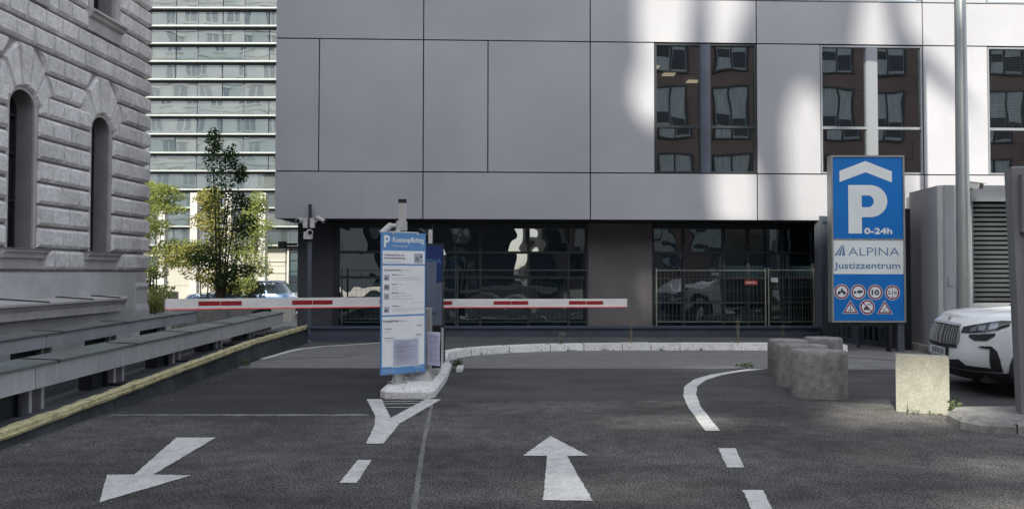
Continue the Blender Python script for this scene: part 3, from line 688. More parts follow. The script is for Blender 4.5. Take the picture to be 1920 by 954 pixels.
for i, (a, b) in enumerate([(4.46, 4.70), (8.48, 8.72), (12.53, 12.77), (16.53, 16.77), (20.5, 20.7)]):
    for z0, z1 in ((ZBm, ZC), (ZD, 11.2)):
        if z0 == ZD and i == 0: continue
        obj('window_post', fbox(a+.01, b-.01, z0+.015, z1-.015, -.15, -.012), 'steel_blue' if i == 0 else 'frame_alu', OB, bevel=.003)
# ground floor, set back 1.1 m
GD = -1.12
obj('ground_wall', fbox(-5.25, -4.38, -.42, ZA, GD-.3, GD), 'wall_dark', OB)
obj('ground_wall', fbox(-4.38, -4.30, -.42, ZA, GD-.29, GD+.02), 'frame_dark', OB)
obj('ground_pier', fbox(1.93, 3.53, .0, ZA, GD-.3, GD+.06), 'render_wall', OB)
obj('header', fbox(-4.30, 7.7, 2.70, ZA+.005, GD-.12, GD+.03), 'frame_dark', OB)
obj('rear_wall', fbox(-5.2, 21.8, -.42, ZA, -14, GD-.6), 'joint', OB)
ROWS = [.22, .86, 1.48, 2.10, 2.70]
def curtain(ss):
    fr = []
    for s in ss: obj('mullion', fbox(s-.03, s+.03, .2, 2.70, GD-.10, GD+.015), 'frame_dark', OB)
    for z in ROWS[:-1]:
        for a, b in zip(ss, ss[1:]): obj('transom', fbox(a+.031, b-.031, z-.03, z+.03, GD-.10, GD+.010), 'frame_dark', OB)
    for a, b in zip(ss, ss[1:]):
        for z0, z1 in zip(ROWS, ROWS[1:]):
            bm = B(); t1, t2 = random.uniform(-.004, .004), random.uniform(-.004, .004)
            P = [(a, z0, -t1-t2), (b, z0, t1-t2), (b, z1, t1+t2), (a, z1, -t1+t2)]
            bm.faces.new([bm.verts.new(F(s, z, GD-.05+q)) for s, z, q in P]); obj('pane', bm, 'glass_dark', OB)
curtain([-4.27, -3.12, -1.98, -.75, .45, 1.45, 1.90])
curtain([3.56, 4.34, 5.36, 5.98, 6.86, 7.62])
# dark blue metal parapet in front of the glass
PW = thing('metal_parapet', 'low dark blue metal parapet at the foot of the office glazing', 'parapet', (1, 17, 0))
ps = [-4.9, -3.2, -1.2, .85, 1.9, 3.6, 5.45, 7.25]
for a, b in zip(ps, ps[1:]):
    bm = B(); pr = [(-.05, .0), (.14, .0), (.14, .20), (.10, .215), (.10, .30), (.15, .31), (.15, .345), (-.25, .345), (-.25, 0)]
    loft(bm, [[F(a+.003, z, d) for d, z in pr], [F(b-.003, z, d) for d, z in pr]]); obj('parapet_panel', bm, 'steel_blue', PW)

# ------------------------------------------------------------------ mesh fence behind the parapet
def mesh_fence(label, s0, s1, step, z1, dense=False, fm='fence'):
    t = thing('mesh_fence', label, 'fence', tuple(F(s0, 0, -.8)), 0, 'wire mesh fence panels before the glazing')
    d = -.80
    P = lambda s, z, dd=0: F(s, z, d+dd)
    for nm, a, b, r in (('top_rail', P(s0, z1), P(s1, z1), .013), ('bottom_rail', P(s0, .40), P(s1, .40), .008), ('post', P(s0, .2), P(s0, z1+.05), .02), ('post', P(s1, .2), P(s1, z1+.05), .02)):
        bm = B(); tube(bm, a, b, r, seg=8); obj(nm, bm, fm, t)
    n = int((s1-s0)/step)
    for i in range(1, n):
        s = s0+(s1-s0)*i/n; bm = B(); tube(bm, P(s, .42), P(s, z1), .0020, seg=4, cap=False); obj('vertical_wire', bm, fm, t)
    for z in ((.55, .86, 1.17, 1.45) if not dense else (.5, .75, 1.0, 1.25, 1.5)):
        bm = B(); tube(bm, P(s0, z, .006), P(s1, z, .006), .0020, seg=4, cap=False); obj('horizontal_wire', bm, fm, t)
    return t
mesh_fence('wire mesh fence panel with a single upright pair left of the totem', -4.1, -1.35, .11, 1.66, fm='fence_shaded')
mesh_fence('wire mesh fence panel behind the tip of the long barrier arm', -1.30, 1.88, .11, 1.66, fm='fence_shaded')
mesh_fence('pale wire mesh fence panel carrying the small red plate', 3.58, 6.29, .10, 1.66)
mesh_fence('narrow close meshed fence panel carrying the small white plate', 6.37, 7.50, .07, 1.67, True)
def plate(name, label, s0, s1, z0, z1, m, tx):
    t = thing(name, label, 'sign', tuple(F((s0+s1)/2, z0, -.77)), math.atan(FK))
    bm = B(); box(bm, (-(s1-s0)/2, -.004, 0), ((s1-s0)/2, .004, z1-z0)); obj('plate', bm, m, t, world=False)
    bm = B(); h = z1-z0; wq = (s1-s0)
    for i in range(tx): box(bm, (-wq*.38+wq*.76*i/tx, -.0065, h*.35), (-wq*.38+wq*.76*(i+.62)/tx, -.005, h*.65))
    obj('lettering', bm, 'print_white' if m == 'label_red' else 'print_grey', t, world=False)
plate('fence_plate', 'small red plate hung on the wire mesh fence', 5.76, 6.08, 1.31, 1.42, 'label_red', 6)
plate('fence_plate', 'small white plate hung on the wire mesh fence', 6.42, 6.59, 1.38, 1.48, 'print_white', 5)

# ------------------------------------------------------------------ camera mast on the left of the office
cmst = thing('camera_mast', 'slim dark mast with three white security cameras by the office corner', 'camera mast', (-4.66, 16.95, 0))
cx, cy = -4.66, 16.95
bm = B(); tube(bm, (cx, cy, .0), (cx, cy, 2.3), .050, seg=14); obj('pole', bm, 'steel_blue2', cmst, smooth=False)
bm = B(); tube(bm, (cx, cy, .0), (cx, cy, .05), .09, .07, seg=14); obj('base_flange', bm, 'steel_blue2', cmst)
bm = B(); box(bm, (cx-.03, cy-.03, 2.3), (cx+.03, cy+.03, 3.17)); obj('mast_profile', bm, 'frame_dark', cmst, bevel=.006)
bm = B(); box(bm, (cx-.13, cy-.12, 2.62), (cx-.03, cy-.03, 2.84)); box(bm, (cx+.03, cy-.12, 2.62), (cx+.13, cy-.03, 2.84)); obj('junction_box', bm, 'cam_white', cmst, bevel=.01)
bm = B(); box(bm, (cx-.10, cy-.16, 2.36), (cx+.08, cy-.04, 2.53)); obj('junction_box', bm, 'cam_white', cmst, bevel=.02)
def bullet(p, d, L, r, parent, m='cam_white'):
    p = Vector(p); d = Vector(d).normalized()
    bm = B(); tube(bm, p, p+d*L, r, seg=16); b = obj('camera_housing', bm, m, parent, bevel=.008, smooth=False)
    bm = B(); tube(bm, p+d*(L-.01), p+d*(L+.012), r*.72, seg=16); obj('camera_lens', bm, 'cam_dark', parent)
bullet((cx+.18, cy-.04, 2.86), (.8, -.55, -.38), .27, .045, cmst)
bullet((cx-.20, cy-.02, 2.80), (-.25, -1, -.18), .14, .065, cmst)
bullet((cx+.0, cy-.05, 2.53), (.45, -1, -.18), .13, .065, cmst)
bm = B(); tube(bm, (cx+.05, cy-.06, 2.70), (cx+.24, cy-.05, 2.83), .024, seg=8); tube(bm, (cx-.05, cy-.06, 2.70), (cx-.22, cy-.03, 2.77), .024, seg=8); obj('arm', bm, 'cam_white', cmst)
wc = thing('wall_camera', 'small black camera on the left edge of the dark ground floor wall', 'security camera', tuple(F(-5.3, 2.3, GD)))
bm = B(); v = F(-5.33, 2.28, GD+.05); box(bm, (v.x-.22, v.y-.12, v.z-.03), (v.x+.08, v.y+.02, v.z+.03)); obj('bracket', bm, 'cam_dark', wc)
bm = B(); box(bm, (v.x-.33, v.y-.2, v.z-.10), (v.x-.17, v.y-.03, v.z+.07)); obj('camera_housing', bm, 'cam_dark', wc, bevel=.02)

# ------------------------------------------------------------------ barrier booms
def boom(label, p0, p1, zt, zb, first, red, gap, period, count):
    """arm from hub p0 to tip p1"""
    t = thing('boom_barrier', label, 'boom barrier', (p0[0], p0[1], zb), math.atan2(p1[1]-p0[1], p1[0]-p0[0]), 'red and white boom barriers')
    L = math.hypot(p1[0]-p0[0], p1[1]-p0[1]); H = zt-zb
    side = 1 if p1[0] < p0[0] else -1      # local y that faces the viewer
    bm = B(); box(bm, (0, -.028, .0), (L, .028, H)); obj('arm', bm, 'boom_white', t, world=False, bevel=.008)
    bm = B(); box(bm, (0, -.020, -.016), (L, .020, -.001)); obj('rubber_seal', bm, 'rubber_red', t, world=False)
    bm = B(); box(bm, (0, side*.021-.004, -.012), (L-.01, side*.021+.004, .012)); obj('light_strip', bm, 'led_red', t, world=False)
    for i in range(count):
        a = L-first-period*i
        for q in (0, 1):
            x1_ = a-(red/2)*q-.003; x0_ = a-(red/2)*(q+1)+.003
            if x1_ < .05: continue
            bm = B(); ys = (side*.0285, side*.0305); box(bm, (max(0, x0_), min(ys), H*.28), (x1_, max(ys), H*.74)); obj('red_reflector', bm, 'boom_red', t, world=False)
    bm = B(); box(bm, (L+.0005, -.03, -.018), (L+.012, .03, H+.002)); obj('end_cap', bm, 'alu_matt', t, world=False)
    return t
# left arm: tip over the yellow edging; right arm: tip in the entry lane
boom('long barrier arm reaching left from the island over the exit lane', (-1.40, 10.75), (-4.58, 9.75), 1.245, 1.115, .40, .55, 0, 1.20, 3)
boom('long barrier arm reaching right from the island over the entry lane', (-1.25, 12.1), (1.92, 12.35), 1.165, 1.035, .40, .58, 0, 1.255, 3)

# ------------------------------------------------------------------ island furniture
cab = thing('barrier_cabinet', 'grey metal barrier cabinet hidden behind the tall price board', 'cabinet', (-1.36, 10.75, .14))
bm = B(); box(bm, (-1.52, 10.58, .16), (-1.18, 10.92, 1.08)); obj('housing', bm, 'alu_matt', cab, bevel=.015)
bm = B(); box(bm, (-1.48, 10.45, .143), (-1.06, 10.97, .17)); obj('base_plate', bm, 'alu_matt', cab, bevel=.004)
bm = B(); hexa(bm, [(-1.38, 9.95, .143), (-1.07, 9.95, .143), (-1.07, 10.3, .143), (-1.38, 10.3, .143), (-1.36, 10.0, .26), (-1.13, 10.0, .26), (-1.13, 10.28, .26), (-1.36, 10.28, .26)]); obj('foot_cover', bm, 'alu_matt', cab, bevel=.01)
bm = B(); box(bm, (-1.50, 10.30, .143), (-1.16, 10.50, .62)); obj('lower_housing', bm, 'alu_matt', cab, bevel=.01)
cab2 = thing('barrier_cabinet', 'second dark barrier cabinet at the rear end of the island', 'cabinet', (-1.28, 12.05, .14))
bm = B(); box(bm, (-1.42, 11.9, .143), (-1.10, 12.2, 1.02)); obj('housing', bm, 'black', cab2, bevel=.015)

# price board: rotated, left edge nearer
ang = math.atan2(.40, .53)
PB = thing('price_board', 'tall blue and white parking tariff board on the island', 'sign board', (-1.433, 9.75, .27), ang)
BW, BH = .665, 1.855
bm = B(); box(bm, (-BW/2, 0, 0), (BW/2, .018, BH)); obj('board', bm, 'board_blue', PB, world=False, bevel=.003)
def U(u): return -BW/2+BW*u
def V(v): return BH*(1-v)
def rp(u0, u1, v0, v1, m, y=-.0015, name='printed_field', th=.001, r=0):
    bm = B(); box(bm, (U(u0), y, V(v1)), (U(u1), y+th, V(v0))); return obj(name, bm, m, PB, world=False)
rp(.03, .975, .129, .222, 'board_white'); rp(.03, .975, .234, .582, 'board_white'); rp(.03, .975, .594, .945, 'board_white')
YT = -.0025
text('P', PB, U(.065), V(.104), .215, 'board_white', YT, .006, width=.078)
text('Kostenpflichtig', PB, U(.255), V(.068), .095, 'board_white', YT, .0018, width=.70*BW)
text('Parking charges apply', PB, U(.255), V(.100), .032, 'board_white', YT, 0, width=.33*BW)
text('Ticketloses Parken mit', PB, U(.065), V(.166), .034, 'print_dark', YT, .0006, width=.44*BW)
text('Kennzeichenerkennung', PB, U(.065), V(.187), .034, 'print_dark', YT, .0006, width=.46*BW)
text("So funktioniert's", PB, U(.065), V(.272), .038, 'print_dark', YT, .0008, width=.37*BW)
text('| How it works', PB, U(.455), V(.271), .022, 'print_grey', YT, 0, width=.17*BW)
for v, a, b, wa in ((.304, 'Einfahren', '| Enter', .16), (.371, 'Parken', '| Parking', .11), (.432, 'Bezahlen', '| Payment', .15), (.525, 'Ausfahren', '| Exit', .16)):
    text(a, PB, U(.235), V(v), .026, 'print_dark', YT, .0007, width=wa*BW); text(b, PB, U(.235+wa+.02), V(v), .022, 'print_grey', YT, 0)
text('Parkgebühren', PB, U(.05), V(.632), .042, 'print_dark', YT, .0009, width=.34*BW)
text('| Parking fees', PB, U(.41), V(.630), .024, 'print_grey', YT, 0, width=.17*BW)
text('je Stunde', PB, U(.08), V(.684), .030, 'print_dark', YT, .0002, width=.15*BW); text('Per hour', PB, U(.08), V(.705), .022, 'print_grey', YT, 0, width=.10*BW)
text('€ 5,00', PB, U(.90), V(.668), .030, 'print_dark', YT, .0006, width=.10*BW, align='RIGHT')
text('Tagesmaximum', PB, U(.08), V(.748), .030, 'print_dark', YT, .0002, width=.21*BW); text('Day maximum', PB, U(.08), V(.768), .022, 'print_grey', YT, 0, width=.15*BW)
text('€ 40,00', PB, U(.90), V(.735), .030, 'print_dark', YT, .0006, width=.115*BW, align='RIGHT')
bm = B()
def small_print(u0, u1, v, h=.0042):
    x = u0
    while x < u1-.01:
        wd = random.uniform(.02, .06); x2 = min(u1, x+wd)
        box(bm, (U(x), YT-.0004, V(v)-h*.5*BH*.5), (U(x2), YT, V(v)+h*.5*BH*.5)); x = x2+.008
for u0, u1, v in ((.065, .44, .208), (.235, .90, .3215), (.235, .86, .3345), (.235, .38, .389), (.235, .36, .402), (.235, .72, .448), (.235, .38, .461), (.235, .73, .473), (.66, .96, .499), (.235, .97, .542), (.235, .80, .555)): small_print(u0, u1, v)
obj('printed_text_lines', bm, 'print_grey', PB, world=False)
bm = B()
for u0, u1, v in ((.05, .32, .965), (.05, .34, .978), (.74, .96, .957), (.76, .96, .967)): small_print(u0, u1, v, .0035)
obj('printed_text_lines', bm, 'board_white', PB, world=False)
# pictograms
def icon(u, v, w_, kind):
    rp(u, u+w_, v, v+w_*BW/BH, 'icon_grey', -.0022, 'pictogram_field')
    bm = B(); x0, z1 = U(u), V(v); s = w_*BW
    q = lambda a0, b0, a1, b1: box(bm, (x0+s*a0, YT-.001, z1-s*b1), (x0+s*a1, YT-.0005, z1-s*b0))
    if kind in ('car', 'exit'):
        q(.15, .55, .65, .72); q(.25, .42, .55, .55); q(.18, .72, .28, .82); q(.52, .72, .62, .82)
        q(.7, .18, .92, .3); q(.66, .22, .78, .26)
    elif kind == 'front':
        q(.18, .5, .52, .58); q(.18, .58, .23, .8); q(.47, .58, .52, .8); q(.18, .72, .52, .78); q(.25, .36, .45, .40); q(.25, .40, .28, .5); q(.42, .40, .45, .5); q(.68, .25, .9, .42)
    elif kind == 'grid':
        for i in range(3):
            for j in range(2): q(.14+.26*i, .22+.3*j, .34+.26*i, .46+.3*j)
    obj('pictogram', bm, 'print_dark', PB, world=False)
    if kind == 'euro': text('€', PB, x0+s*.34, z1-s*.66, s*.5, 'print_dark', YT-.001, .001)
icon(.73, .145, .20, 'front'); icon(.065, .300, .115, 'car'); icon(.065, .367, .115, 'grid'); icon(.065, .432, .115, 'euro'); icon(.065, .525, .115, 'exit')
# clamps, rail and post
for u, z in ((.25, BH-.012), (.80, BH-.012), (.20, .018), (.80, .018)):
    bm = B(); box(bm, (U(u)-.012, -.012, z-.014), (U(u)+.012, .03, z+.014)); obj('clamp', bm, 'alu', PB, world=False, bevel=.004)
bm = B(); box(bm, (U(.18), .004, BH), (U(.84), .03, BH+.016)); obj('top_rail', bm, 'alu', PB, world=False)
bm = B(); box(bm, (-.10, .03, -.125), (-.04, .075, 1.9)); box(bm, (.10, .03, .3), (.15, .07, 1.8)); obj('post', bm, 'alu', PB, world=False, bevel=.008)
bm = B(); box(bm, (-.17, -.03, -.128), (.04, .17, -.112)); obj('foot_plate', bm, 'alu', PB, world=False)
for a, b in ((-.15, -.10), (.02, -.04)):
    bm = B(); loft(bm, [[(a, .04, -.112), (b, .04, -.112), (b, .04, .06)], [(a, .052, -.112), (b, .052, -.112), (b, .052, .06)]]); obj('gusset', bm, 'alu', PB, world=False)
def sheet_paper(name, label, parent_loc, rot, w_, h_, lines, cols_=1, bend=.0):
    t = thing(name, label, 'paper notice', parent_loc, rot)
    bm = B(); nx, nz = 6, 8; g = [[bm.verts.new((w_*(i/nx-.5), bend*math.sin(i/nx*3.1+j*.5)-.0, h_*(j/nz))) for i in range(nx+1)] for j in range(nz+1)]
    for j in range(nz):
        for i in range(nx): bm.faces.new((g[j][i], g[j][i+1], g[j+1][i+1], g[j+1][i]))
    bmesh.ops.solidify(bm, geom=bm.faces[:], thickness=.0012); obj('sheet', bm, 'paper', t, world=False)
    bm = B()
    for c_ in range(cols_):
        xa = -w_*.42+c_*w_*.84/cols_+.004; xb = xa+w_*.84/cols_-.012
        for (f0, f1, z) in lines:
            x = xa+(xb-xa)*f0; e = xa+(xb-xa)*f1
            while x < e-.004:
                x2 = min(e, x+random.uniform(.012, .035))
                yy = bend*math.sin(((x+x2)/2/w_+.5)*3.1+z*nz*.5)-.004
                box(bm, (x, yy, h_*z-.0014), (x2, yy+.0005, h_*z+.0014)); x = x2+.004
    obj('printed_text_lines', bm, 'print_grey', t, world=False)
    return t
ca, sa = math.cos(ang), math.sin(ang)
def on_board(u, y, z): x = U(u); return (-1.433+x*ca-y*sa, 9.75+x*sa+y*ca, .27+z)
ln = [(.30, .70, .90), (.30, .70, .86), (0, .6, .81), (0, .2, .75), (0, 1, .735), (0, .9, .70), (0, .6, .67), (0, .3, .61), (0, 1, .595), (0, .7, .54), (.04, .4, .52), (.04, .35, .49), (0, .8, .42), (0, .6, .37), (0, .95, .34), (0, 1, .29), (0, .1, .26), (0, .5, .20)]
sheet_paper('notice_sheet', 'white printed notice taped low on the front of the tariff board', on_board(.55, -.006, .105), ang, .55*BW, .345, ln)
bm = B(); box(bm, (U(.24), -.003, .09), (U(.87), -.0022, .48)); obj('plastic_sleeve', bm, 'print_white', PB, world=False)
ln2 = [(0, 1 if i % 5 else .6, .93-.028*i) for i in range(30) if i % 6]
sheet_paper('notice_sheet', 'folded two column notice hanging beside the right edge of the tariff board', (-1.07, 10.10, .33), R(-38), .24, .46, ln2, 2, .008)
# traffic light mast with camera arm, above the board
MS = thing('traffic_mast', 'ribbed aluminium mast with black cap standing behind the tariff board', 'mast', (-1.50, 10.05, .14))
bm = B()
for i in range(5): box(bm, (-1.546+.019*i, 10.02, 2.14), (-1.546+.019*i+.013, 10.10, 2.55))
box(bm, (-1.546, 10.03, .15), (-1.455, 10.09, 2.55)); obj('mast_profile', bm, 'alu_light', MS)
bm = B(); box(bm, (-1.552, 10.015, 2.55), (-1.449, 10.105, 2.60)); obj('mast_cap', bm, 'black', MS, bevel=.006)
bm = B(); box(bm, (-1.575, 9.99, 2.17), (-1.44, 10.11, 2.30)); obj('clamp_box', bm, 'cam_white', MS, bevel=.014, seg=2)
bm = B(); tube(bm, (-1.57, 10.03, 2.235), (-1.66, 10.0, 2.235), .032, seg=12); obj('arm', bm, 'cam_white', MS)
bm = B(); bmesh.ops.create_icosphere(bm, subdivisions=2, radius=.046, matrix=Matrix.Translation((-1.66, 9.99, 2.23))); obj('ball_joint', bm, 'cam_white', MS, smooth=True)
bm = B(); tube(bm, (-1.67, 9.98, 2.22), (-1.76, 9.93, 2.12), .042, .05, seg=14); obj('camera_housing', bm, 'cam_white', MS)
# dark totem with blue head
TT = thing('ticket_totem', 'dark blue and grey totem standing behind the tariff board', 'ticket machine', (-1.22, 11.2, .14), R(24))
bm = B(); box(bm, (-.12, 0, .62), (.19, .16, 1.90)); obj('housing', bm, 'black', TT, world=False, bevel=.012)
bm = B(); hexa(bm, [(-.10, -.006, 1.26), (.165, -.006, 1.32), (.165, -.001, 1.32), (-.10, -.001, 1.26), (-.10, -.006, 1.87), (.165, -.006, 1.87), (.165, -.001, 1.87), (-.10, -.001, 1.87)]); obj('blue_screen', bm, 'totem_blue', TT, world=False)
bm = B(); hexa(bm, [(-.10, -.005, .66), (.165, -.005, .66), (.165, -.001, .66), (-.10, -.001, .66), (-.10, -.005, 1.255), (.165, -.005, 1.315), (.165, -.001, 1.315), (-.10, -.001, 1.255)]); obj('grey_front', bm, 'totem_grey', TT, world=False)
text('ALPINA', TT, .15, 1.60, .105, 'print_blue', -.008, 0, width=.46, align='RIGHT')
bm = B(); box(bm, (-.06, .03, .0), (.16, .13, .62)); obj('stem', bm, 'black', TT, world=False)
bm = B(); box(bm, (-.10, -.05, .86), (.06, -.007, 1.62)); obj('side_box', bm, 'totem_grey', TT, world=False, bevel=.012)
T2 = thing('lamp_profile', 'slim pale aluminium profile rising behind the blue totem', 'profile', (-1.18, 11.5, .14))
bm = B(); box(bm, (-1.305, 11.48, .14), (-1.245, 11.54, 2.27)); obj('profile', bm, 'alu_light', T2); bm = B(); box(bm, (-1.25, 11.50, .14), (-1.238, 11.53, 2.36)); obj('edge_strip', bm, 'frame_dark', T2)
T3 = thing('lit_column', 'slim white column with dark rounded head right of the totem', 'post', (-1.02, 10.98, .14))
bm = B(); box(bm, (-1.115, 11.62, .14), (-1.085, 11.70, 1.80)); obj('white_front', bm, 'print_white', T3, bevel=.004)
bm = B(); tube(bm, (-1.10, 11.66, 1.80), (-1.10, 11.66, 1.88), .045, .045, seg=14); obj('dark_ring', bm, 'black', T3)
bm = B(); tube(bm, (-1.10, 11.66, 1.88), (-1.10, 11.66, 2.0), .055, .01, seg=14); obj('head_cap', bm, 'print_white', T3)

# ------------------------------------------------------------------ big parking sign
PS = thing('parking_sign', 'large blue and white parking garage sign on a steel post', 'sign', (7.25, 15.0, 0))
SW, Z1s, Z2s = 1.50, .60, 4.0
t = PS
bm = B(); box(bm, (-SW/2+.03, -.02, Z1s+.03), (SW/2-.03, .14, Z2s-.03)); obj('sign_box', bm, 'alu_matt', t, world=False)
for nm, lo, hi in (('frame', (-SW/2, -.045, Z1s), (-SW/2+.036, .15, Z2s)), ('frame', (SW/2-.036, -.045, Z1s), (SW/2, .15, Z2s)), ('frame', (-SW/2+.038, -.045, Z2s-.038), (SW/2-.038, .15, Z2s)), ('frame', (-SW/2+.038, -.045, Z1s), (SW/2-.038, .15, Z1s+.038)),
                   ('divider', (-SW/2+.038, -.035, 2.27), (SW/2-.038, -.02, 2.30))):
    bm = B(); box(bm, lo, hi); obj(nm, bm, 'alu', t, world=False, bevel=.006)
def fld(z0, z1, m):
    bm = B(); box(bm, (-SW/2+.037, -.028, z0), (SW/2-.037, -.020, z1)); return obj('sign_face', bm, m, t, world=False)
fld(2.301, 3.961, 'sign_blue'); fld(1.581, 2.269, 'print_white'); fld(.639, 1.579, 'sign_blue')
YS = -.0300
def flat(polys, m, name, y=YS):
    bm = B()
    for P in polys:
        vs = [bm.verts.new((x, y, z)) for x, z in P]
        for tr in tessellate_polygon([[Vector((x, z, 0)) for x, z in P]]): bm.faces.new([vs[i] for i in tr])
    for f in bm.faces:
        f.normal_update()
        if f.normal.y > 0: f.normal_flip()
    me = bpy.data.meshes.new(name); bm.to_mesh(me); bm.free(); me.materials.append(M[m])
    o = bpy.data.objects.new(name, me); C.objects.link(o); o.parent = t; return o
# coordinates from the face: px (1556..1694) -> x, py (293..606) -> z
def sx(px): return (px-1627.4)/1380*15.05
def sz(py): return 1.6+(511.9-py)/1380*15.05
flat([[(sx(1575), sz(321)), (sx(1624), sz(302.5)), (sx(1673), sz(322)), (sx(1673), sz(342.5)), (sx(1624), sz(323.5)), (sx(1575), sz(342))]], 'print_white', 'roof_symbol')
# the P: stem and bowl
P_ = [(1591, 438), (1591, 347.5)]
arcO = [(1632+32*math.sin(a), 377.5-30*math.cos(a)) for a in [math.pi*i/16 for i in range(17)]]
outer = [(1591, 438), (1591, 347.5)]+arcO+[(1616, 407.5), (1616, 438)]
inner = [(1616, 367)]+[(1628+10.5*math.sin(a), 378-11*math.cos(a)) for a in [math.pi*i/12 for i in range(13)]]+[(1616, 389)]
bm = B(); lo = [[(sx(a), sz(b)) for a, b in outer], [(sx(a), sz(b)) for a, b in inner]]
holed(bm, lo[0], [lo[1]], lambda u, v, d: (u, d, v), YS-.001, YS+.001); obj('letter_p', bm, 'print_white', t, world=False)
text('0-24h', t, sx(1621), sz(438.5), .165, 'print_white', YS, .008, width=.555)
text('ALPINA', t, sx(1590), sz(479.5), .245, 'print_blue', YS, -.0015, width=1.04)
text('Justizzentrum', t, sx(1564), sz(503.5), .185, 'print_blue', YS, .0035, width=1.335)
for k in range(3):
    a0 = 1564+7.2*k; flat([[(sx(a0), sz(479.5)), (sx(1577.5+1.6*k), sz(460)), (sx(1578.6+1.6*k), sz(460)), (sx(a0+4.8+(1 if k == 2 else 0)), sz(479.5))]], 'print_blue', 'logo_stripe')
def disc(cx_, cz_, r, n=28): return [(cx_+r*math.cos(2*math.pi*i/n), cz_+r*math.sin(2*math.pi*i/n)) for i in range(n)]
def tri(cx_, cz_, r): return [(cx_-r*.92, cz_-r*.55), (cx_+r*.92, cz_-r*.55), (cx_, cz_+r)]
K = 15.05/1380
def rnd(px, py):
    c_ = (sx(px), sz(py)); flat([disc(*c_, 14.2*K)], 'print_white', 'sign_disc', YS-.000); flat([disc(*c_, 13.2*K)], 'sign_red', 'red_ring', YS-.0015); flat([disc(*c_, 10.3*K)], 'print_white', 'white_disc', YS-.003); return c_
def trg(px, py):
    c_ = (sx(px), sz(py)); flat([tri(*c_, 16.5*K)], 'print_white', 'sign_triangle', YS-.000); flat([tri(*c_, 15*K)], 'sign_red', 'red_triangle', YS-.0015); flat([tri(*c_, 10*K)], 'print_white', 'white_triangle', YS-.003); return c_
YI = YS-.0045
def r4(c_, a0, b0, a1, b1): return [(c_[0]+a0*K, c_[1]+b0*K), (c_[0]+a1*K, c_[1]+b0*K), (c_[0]+a1*K, c_[1]+b1*K), (c_[0]+a0*K, c_[1]+b1*K)]
def dk(c_, x, z, r): return disc(c_[0]+x*K, c_[1]+z*K, r*K, 12)
c_ = rnd(1577, 546.5); flat([dk(c_, -5, -2.5, 3), dk(c_, 5, -2.5, 3), r4(c_, -5.5, -1.5, 5, 1.2), r4(c_, -1.5, 1.2, 2.2, 3.6), dk(c_, .2, 5.0, 1.7), [(c_[0]-1*K, c_[1]+1*K), (c_[0]+5.5*K, c_[1]+1*K), (c_[0]+1*K, c_[1]+3.6*K)]], 'print_dark', 'motorcycle_symbol', YI)
c_ = rnd(1608, 547); flat([r4(c_, -2, -1.5, 8, 3.2), r4(c_, -8.5, -2, -4, 1.6), r4(c_, -4, -2, 2, -1.3), dk(c_, -6.5, -2.4, 1.3), dk(c_, 2.5, -2.4, 1.3)], 'print_dark', 'lorry_symbol', YI)
c_ = rnd(1639.5, 547.5); text('10', t, c_[0], c_[1]-.052, .145, 'print_dark', YI, .008, width=.14, align='CENTER')
c_ = rnd(1671.5, 548); text('2,1m', t, c_[0], c_[1]-.030, .095, 'print_dark', YI, .003, width=.185, align='CENTER'); flat([[(c_[0]-2*K, c_[1]+9*K), (c_[0]+2*K, c_[1]+9*K), (c_[0], c_[1]+5.8*K)], [(c_[0]-2*K, c_[1]-9*K), (c_[0]+2*K, c_[1]-9*K), (c_[0], c_[1]-5.8*K)]], 'print_dark', 'height_arrows', YI)
c_ = trg(1593, 578); flat([r4(c_, -.8, -3, .8, 8), [(c_[0]-4.5*K, c_[1]-4.5*K), (c_[0]+5*K, c_[1]-3.2*K), (c_[0]+4.6*K, c_[1]-1.6*K), (c_[0]-4*K, c_[1]-2.6*K)]], 'print_dark', 'warning_symbol', YI)
c_ = rnd(1624.5, 575); flat([r4(c_, -7, -5, 3, -2), r4(c_, -5.5, -2, 1.5, 1), dk(c_, -5, -5.4, 1.2), dk(c_, 1, -5.4, 1.2)], 'print_dark', 'car_symbol', YI); text('LPG', t, c_[0]+.0*K, c_[1]+3*K, .062, 'print_dark', YI, .0012, width=.085)
flat([[(c_[0]-9*K, c_[1]+7.6*K), (c_[0]-7.6*K, c_[1]+9*K), (c_[0]+9*K, c_[1]-7.6*K), (c_[0]+7.6*K, c_[1]-9*K)]], 'sign_red', 'red_bar', YI-.0015)
c_ = trg(1657, 578.5); flat([r4(c_, -4.5, -4.2, 4.5, -3.4), r4(c_, -3.2, -2.2, -.8, 0), [(c_[0]-.5*K, c_[1]-.5*K), (c_[0]+1*K, c_[1]-.8*K), (c_[0]+4*K, c_[1]+5.4*K), (c_[0]+2.4*K, c_[1]+4.6*K)]], 'print_dark', 'barrier_symbol', YI)
for x in (.42, .60):
    bm = B(); box(bm, (x, .0, .0), (x+(.13 if x > .5 else .05), .12, .595)); obj('post', bm, 'steel_blue2' if x > .5 else 'black', t, world=False)
bm = B(); box(bm, (-.62, .02, .52), (.60, .10, .598)); obj('cross_beam', bm, 'black', t, world=False)

